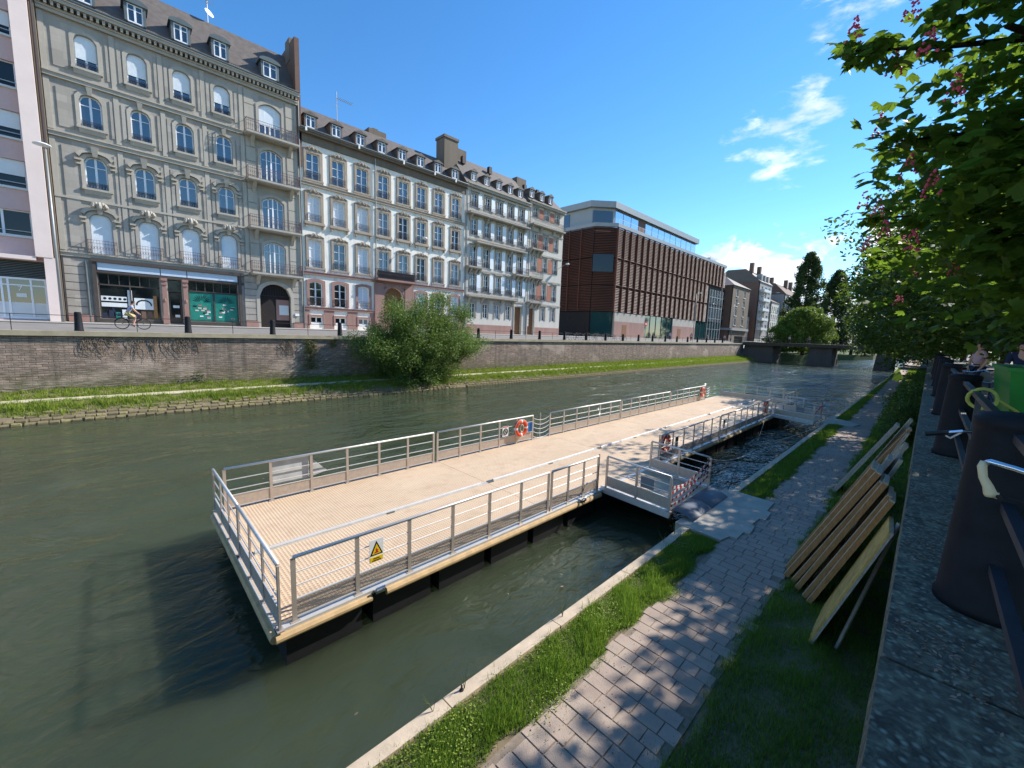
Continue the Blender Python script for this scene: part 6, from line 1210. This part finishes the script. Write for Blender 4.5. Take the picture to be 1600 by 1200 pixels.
# bicycle next to the camera: only its chromed handlebar reaches into view
nb = thing('vintage_bicycle', 'bicycle with chromed handlebar and ivory brake bracket beside the nearest bollard', 'bicycle', (.9, 2.2, 3.64))
MB().tube([(.215, 2.66, 4.855), (.24, 2.66, 4.87), (.30, 2.60, 4.868), (.40, 2.55, 4.85), (.55, 2.5, 4.80), (.72, 2.45, 4.76)], .0125, 12).obj('handlebar', 'chrome', nb, True)
MB().tube([(.218, 2.655, 4.868), (.214, 2.65, 4.845), (.222, 2.648, 4.80), (.240, 2.646, 4.765), (.250, 2.645, 4.735), (.252, 2.645, 4.722)], [.012, .015, .014, .017, .021, .016], 10).tube([(.236, 2.645, 4.738), (.272, 2.643, 4.732)], [.016, .014], 10).obj('brake_bracket', 'ivory', nb, True); MB().tube([(.272, 2.63, 4.732), (.276, 2.615, 4.732)], .009, 8).obj('bracket_hole', 'black_paint', nb)
MB().tube([(.27, 2.64, 4.735), (.5, 2.5, 4.74), (.75, 2.3, 4.66)], .003, 5).obj('brake_cable', 'black_paint', nb)
MB().tube([(.72, 2.45, 4.76), (.78, 2.40, 4.62), (.80, 2.40, 4.3)], .016, 8).tube([(.80, 2.4, 4.4), (.95, 1.6, 4.4)], .016, 8).tube([(.80, 2.4, 4.2), (.90, 2.0, 3.95), (.97, 1.6, 4.4)], .016, 8).tube([(.80, 2.42, 4.3), (.78, 2.62, 3.98)], .014, 8).obj('frame', 'bike_black', nb)
for c in ((.78, 2.64, 3.98), (.95, 1.45, 3.98)): MB().tube([(c[0], c[1]+.34*math.cos(a), c[2]+.34*math.sin(a)) for a in [k*math.pi/12 for k in range(24)]], .019, 6, closed=True).obj('wheel', 'black_paint', nb)
# green cargo box bicycle behind the railing
cb = thing('cargo_bicycle', 'bright green cargo box bicycle parked behind the right wall railing', 'bicycle', (1.0, 7.0, 3.64))
def openbox(b, c, w, l, h, fl=.06):
    x, y, z = c; b.hexa([(x-w/2+fl, y-l/2+fl, z), (x+w/2-fl, y-l/2+fl, z), (x+w/2-fl, y+l/2-fl, z), (x-w/2+fl, y+l/2-fl, z)], [(x-w/2, y-l/2, z+h), (x+w/2, y-l/2, z+h), (x+w/2, y+l/2, z+h), (x-w/2, y+l/2, z+h)])
b = MB(); openbox(b, (.98, 7.1, 4.35), .80, 1.5, .80, .08); b.obj('cargo_box', 'green_paint', cb); MB().box(.56, 1.40, 6.33, 7.87, 5.13, 5.17).obj('box_rim', 'green_paint', cb)
for y in (6.5, 7.7): MB().tube([(.62, y+.28*math.cos(a), 4.06+.28*math.sin(a)) for a in [k*math.pi/10 for k in range(20)]], .022, 6, closed=True).obj('wheel', 'black_paint', cb)
MB().tube([(1.0, 7.8, 4.4), (1.0, 8.6, 4.2), (1.0, 9.0, 4.6)], .025, 8).obj('frame', 'bike_black', cb); MB().tube([(.70, 6.0, 4.92), (.80, 5.9, 5.0), (1.0, 5.85, 5.0), (1.25, 5.9, 4.98)], .013, 8).obj('handlebar', 'chrome', cb)
MB().tube([(.42+.10*math.cos(a), 6.2+.03*math.sin(2*a), CZ+.95+.10*math.sin(a)) for a in [k*math.pi/8 for k in range(16)]], .016, 8, closed=True).tube([(.52, 6.2, CZ+.95), (.66, 6.3, CZ+.85), (.74, 6.5, CZ+.75)], .014, 8).obj('lock_cable', 'cable_green', label='pale green lock cable looped round the right wall rail', cat='cable')
J = standing(0, .0, .1); 
for s, q in (('l', 1), ('r', -1)): J.update({'el'+s: (.26, q*.26, 1.20), 'wr'+s: (.48, q*.16, 1.22)})
person('man in black shirt leaning on the green cargo bicycle', J, 'cloth_black', 'cloth_navy', (1.25, 9.1, 3.79), R(205), sleeves=.5)
J = standing(.05); J.update(wrr=(.30, -.18, 1.15), elr=(.12, -.26, 1.14))
person('person in light grey top at the right edge beside the man in black', J, 'cloth_grey', 'cloth_black', (1.18, 8.3, 3.79), R(195), sleeves=.45)
person('person in dark jacket standing under the trees behind the bicycles', standing(.1), 'cloth_navy', 'cloth_black', (1.75, 17.5, 3.79), R(-100), sleeves=.95)
person('person in pale pink top standing under the trees farther back', standing(.12), 'cloth_pink', 'cloth_navy', (1.2, 21.0, 3.79), R(200))
J = dict(pelvis=(0, 0, .16), chest=(.05, 0, .56), neck=(.10, 0, .74), head=(.14, 0, .88), look=(1, 0, 0))
for s, q in (('l', 1), ('r', -1)): J.update({'sh'+s: (.05, q*.18, .66), 'el'+s: (.18, q*.26, .42), 'wr'+s: (.38, q*.16, .46), 'hip'+s: (.04, q*.09, .15), 'kn'+s: (.40, q*.13, .44), 'an'+s: (.58, q*.12, .10), 'toe'+s: (.72, q*.13, .05)})
person('person in white shirt sitting on the grass beside the towpath', J, 'cloth_grey', 'cloth_navy', (-1.9, 74, PB), R(180))
# boards and old doors leaning against the right wall
def leaning(label, y, w, xf, zt, th, face, edge, xt=-.02, frame=None, cat='board', skew=0., name='leaning_board', group='boards leaning on the right wall'):
    """sheet whose foot is at x=xf on the ground and whose top rests on the wall at height zt; y is its near edge"""
    a = Vector((xf, y, PB+.0)); u = Vector((xt-xf, skew, zt-PB)); L = u.length; u.normalize(); v = Vector((0, 1, 0)); v = (v-u*v.dot(u)).normalized(); n = v.cross(u).normalized()
    if n.x > 0: n = -n
    t_ = thing(name, label, cat, tuple(a), group=group)
    def slab(u0, u1, v0, v1, n0, n1): q = lambda i, j, k: a+u*i+v*j+n*k; return MB().hexa([q(u0, v0, n0), q(u0, v1, n0), q(u1, v1, n0), q(u1, v0, n0)], [q(u0, v0, n1), q(u0, v1, n1), q(u1, v1, n1), q(u1, v0, n1)])
    if frame:
        fw_ = frame; slab(.0, L, 0, fw_, 0, th).obj('stile', edge, t_); slab(.0, L, w-fw_, w, 0, th).obj('stile', edge, t_); slab(.01, L-.01, .004, fw_-.004, th+.001, th+.008).obj('painted_face', face if 'dark' not in face else 'wood_pale', t_); slab(L+.001, L+.02, 0, w, .0, th).obj('end_cap', 'wood_pale', t_)
        for p_ in (0, .45, 1): c = p_*(L-fw_); slab(c, c+fw_, fw_, w-fw_, .003, th-.003).obj('rail', edge, t_)
        slab(fw_, L-fw_, fw_, w-fw_, th*.3, th*.6).obj('panel', face, t_)
    else: slab(.0, L, 0, w, th*.55, th).obj('face_sheet', face, t_); slab(.0, L, 0, w, 0, th*.53).obj('core', edge, t_)
    return t_
leaning('yellow faced sheet nearest the camera leaning on the right wall', 7.7, 1.25, -.78, 2.62, .06, 'board_yellow', 'wood_grey', xt=-.06, skew=.25)
LB = [(8.92, .85, -1.0, 2.76, .05, 'wood_pale', 'wood_brown', -.12, .09, 'brown panel with pale face right behind the yellow sheet'), (9.05, .85, -1.10, 2.80, .045, 'wood_dark', 'wood_brown', -.16, .09, 'brown framed panel second behind the yellow sheet'), (9.25, .85, -1.25, 2.95, .05, 'wood_dark', 'wood_brown', -.24, .09, 'brown framed panel third behind the yellow sheet'), (9.45, .9, -1.36, 2.9, .05, 'wood_dark', 'wood_brown', -.30, .08, 'brown framed panel with the dark gap beneath'), (9.60, .95, -1.50, 3.02, .06, 'wood_pale', 'wood_brown', -.36, .10, 'pale topped door reaching farthest onto the grass'), (9.95, .9, -1.56, 3.0, .05, 'wood_pale', 'wood_brown', -.46, .09, 'long brown edged door outermost in the stack'),
      (11.3, .8, -1.15, 2.95, .05, 'wood_grey', 'wood_grey', -.30, .09, 'weathered grey frame in the middle of the leaning stack'), (12.0, .75, -1.22, 2.9, .05, 'wood_pale', 'wood_grey', -.16, .09, 'pale frame standing just before the short offcuts'), (13.2, .7, -1.30, 2.95, .05, 'wood_grey', 'wood_pale', -.10, .1, 'grey white frame behind the short offcuts'), (15.6, .8, -1.35, 3.0, .05, 'wood_dark', 'wood_brown', -.10, .1, 'brown frame near the far end of the leaning stack'), (16.4, .9, -1.62, 2.95, .06, 'wood_grey', 'wood_grey', -.38, .10, 'weathered grey door set apart at the far end'), (17.3, .7, -1.25, 3.05, .05, 'wood_pale', 'wood_pale', -.12, .09, 'last pale frame at the far end of the leaning stack')]
for y, w, xf, zt, th, fa, ed, xt, fr, l_ in LB: leaning(l_, y, w, xf, zt, th+.025, fa, ed, xt, fr, cat='old door', skew=.15, name='leaning_door', group='old doors leaning on the right wall')
for y, w, xf, zt, th, fa, ed, xt, l_ in ((10.75, .16, -.95, 3.12, .06, 'wood_pale', 'wood_pale', -.12, 'pale narrow plank sticking up in the middle of the stack'), (11.9, .14, -.80, 3.25, .06, 'wood_grey', 'wood_grey', -.10, 'grey narrow plank reaching highest up the wall'), (14.4, .18, -1.1, 3.1, .06, 'wood_grey', 'wood_pale', -.12, 'weathered narrow plank behind the grey frames')): leaning(l_, y, w, xf, zt, th, fa, ed, xt, None, cat='plank', skew=.1, name='leaning_plank', group='narrow planks on the stack')
MB().bar((-.5, 7.9, PB), (-.03, 8.6, 2.6), .04, .03).obj('loose_batten', 'wood_grey', label='thin grey batten in the dark gap behind the yellow sheet', cat='batten')
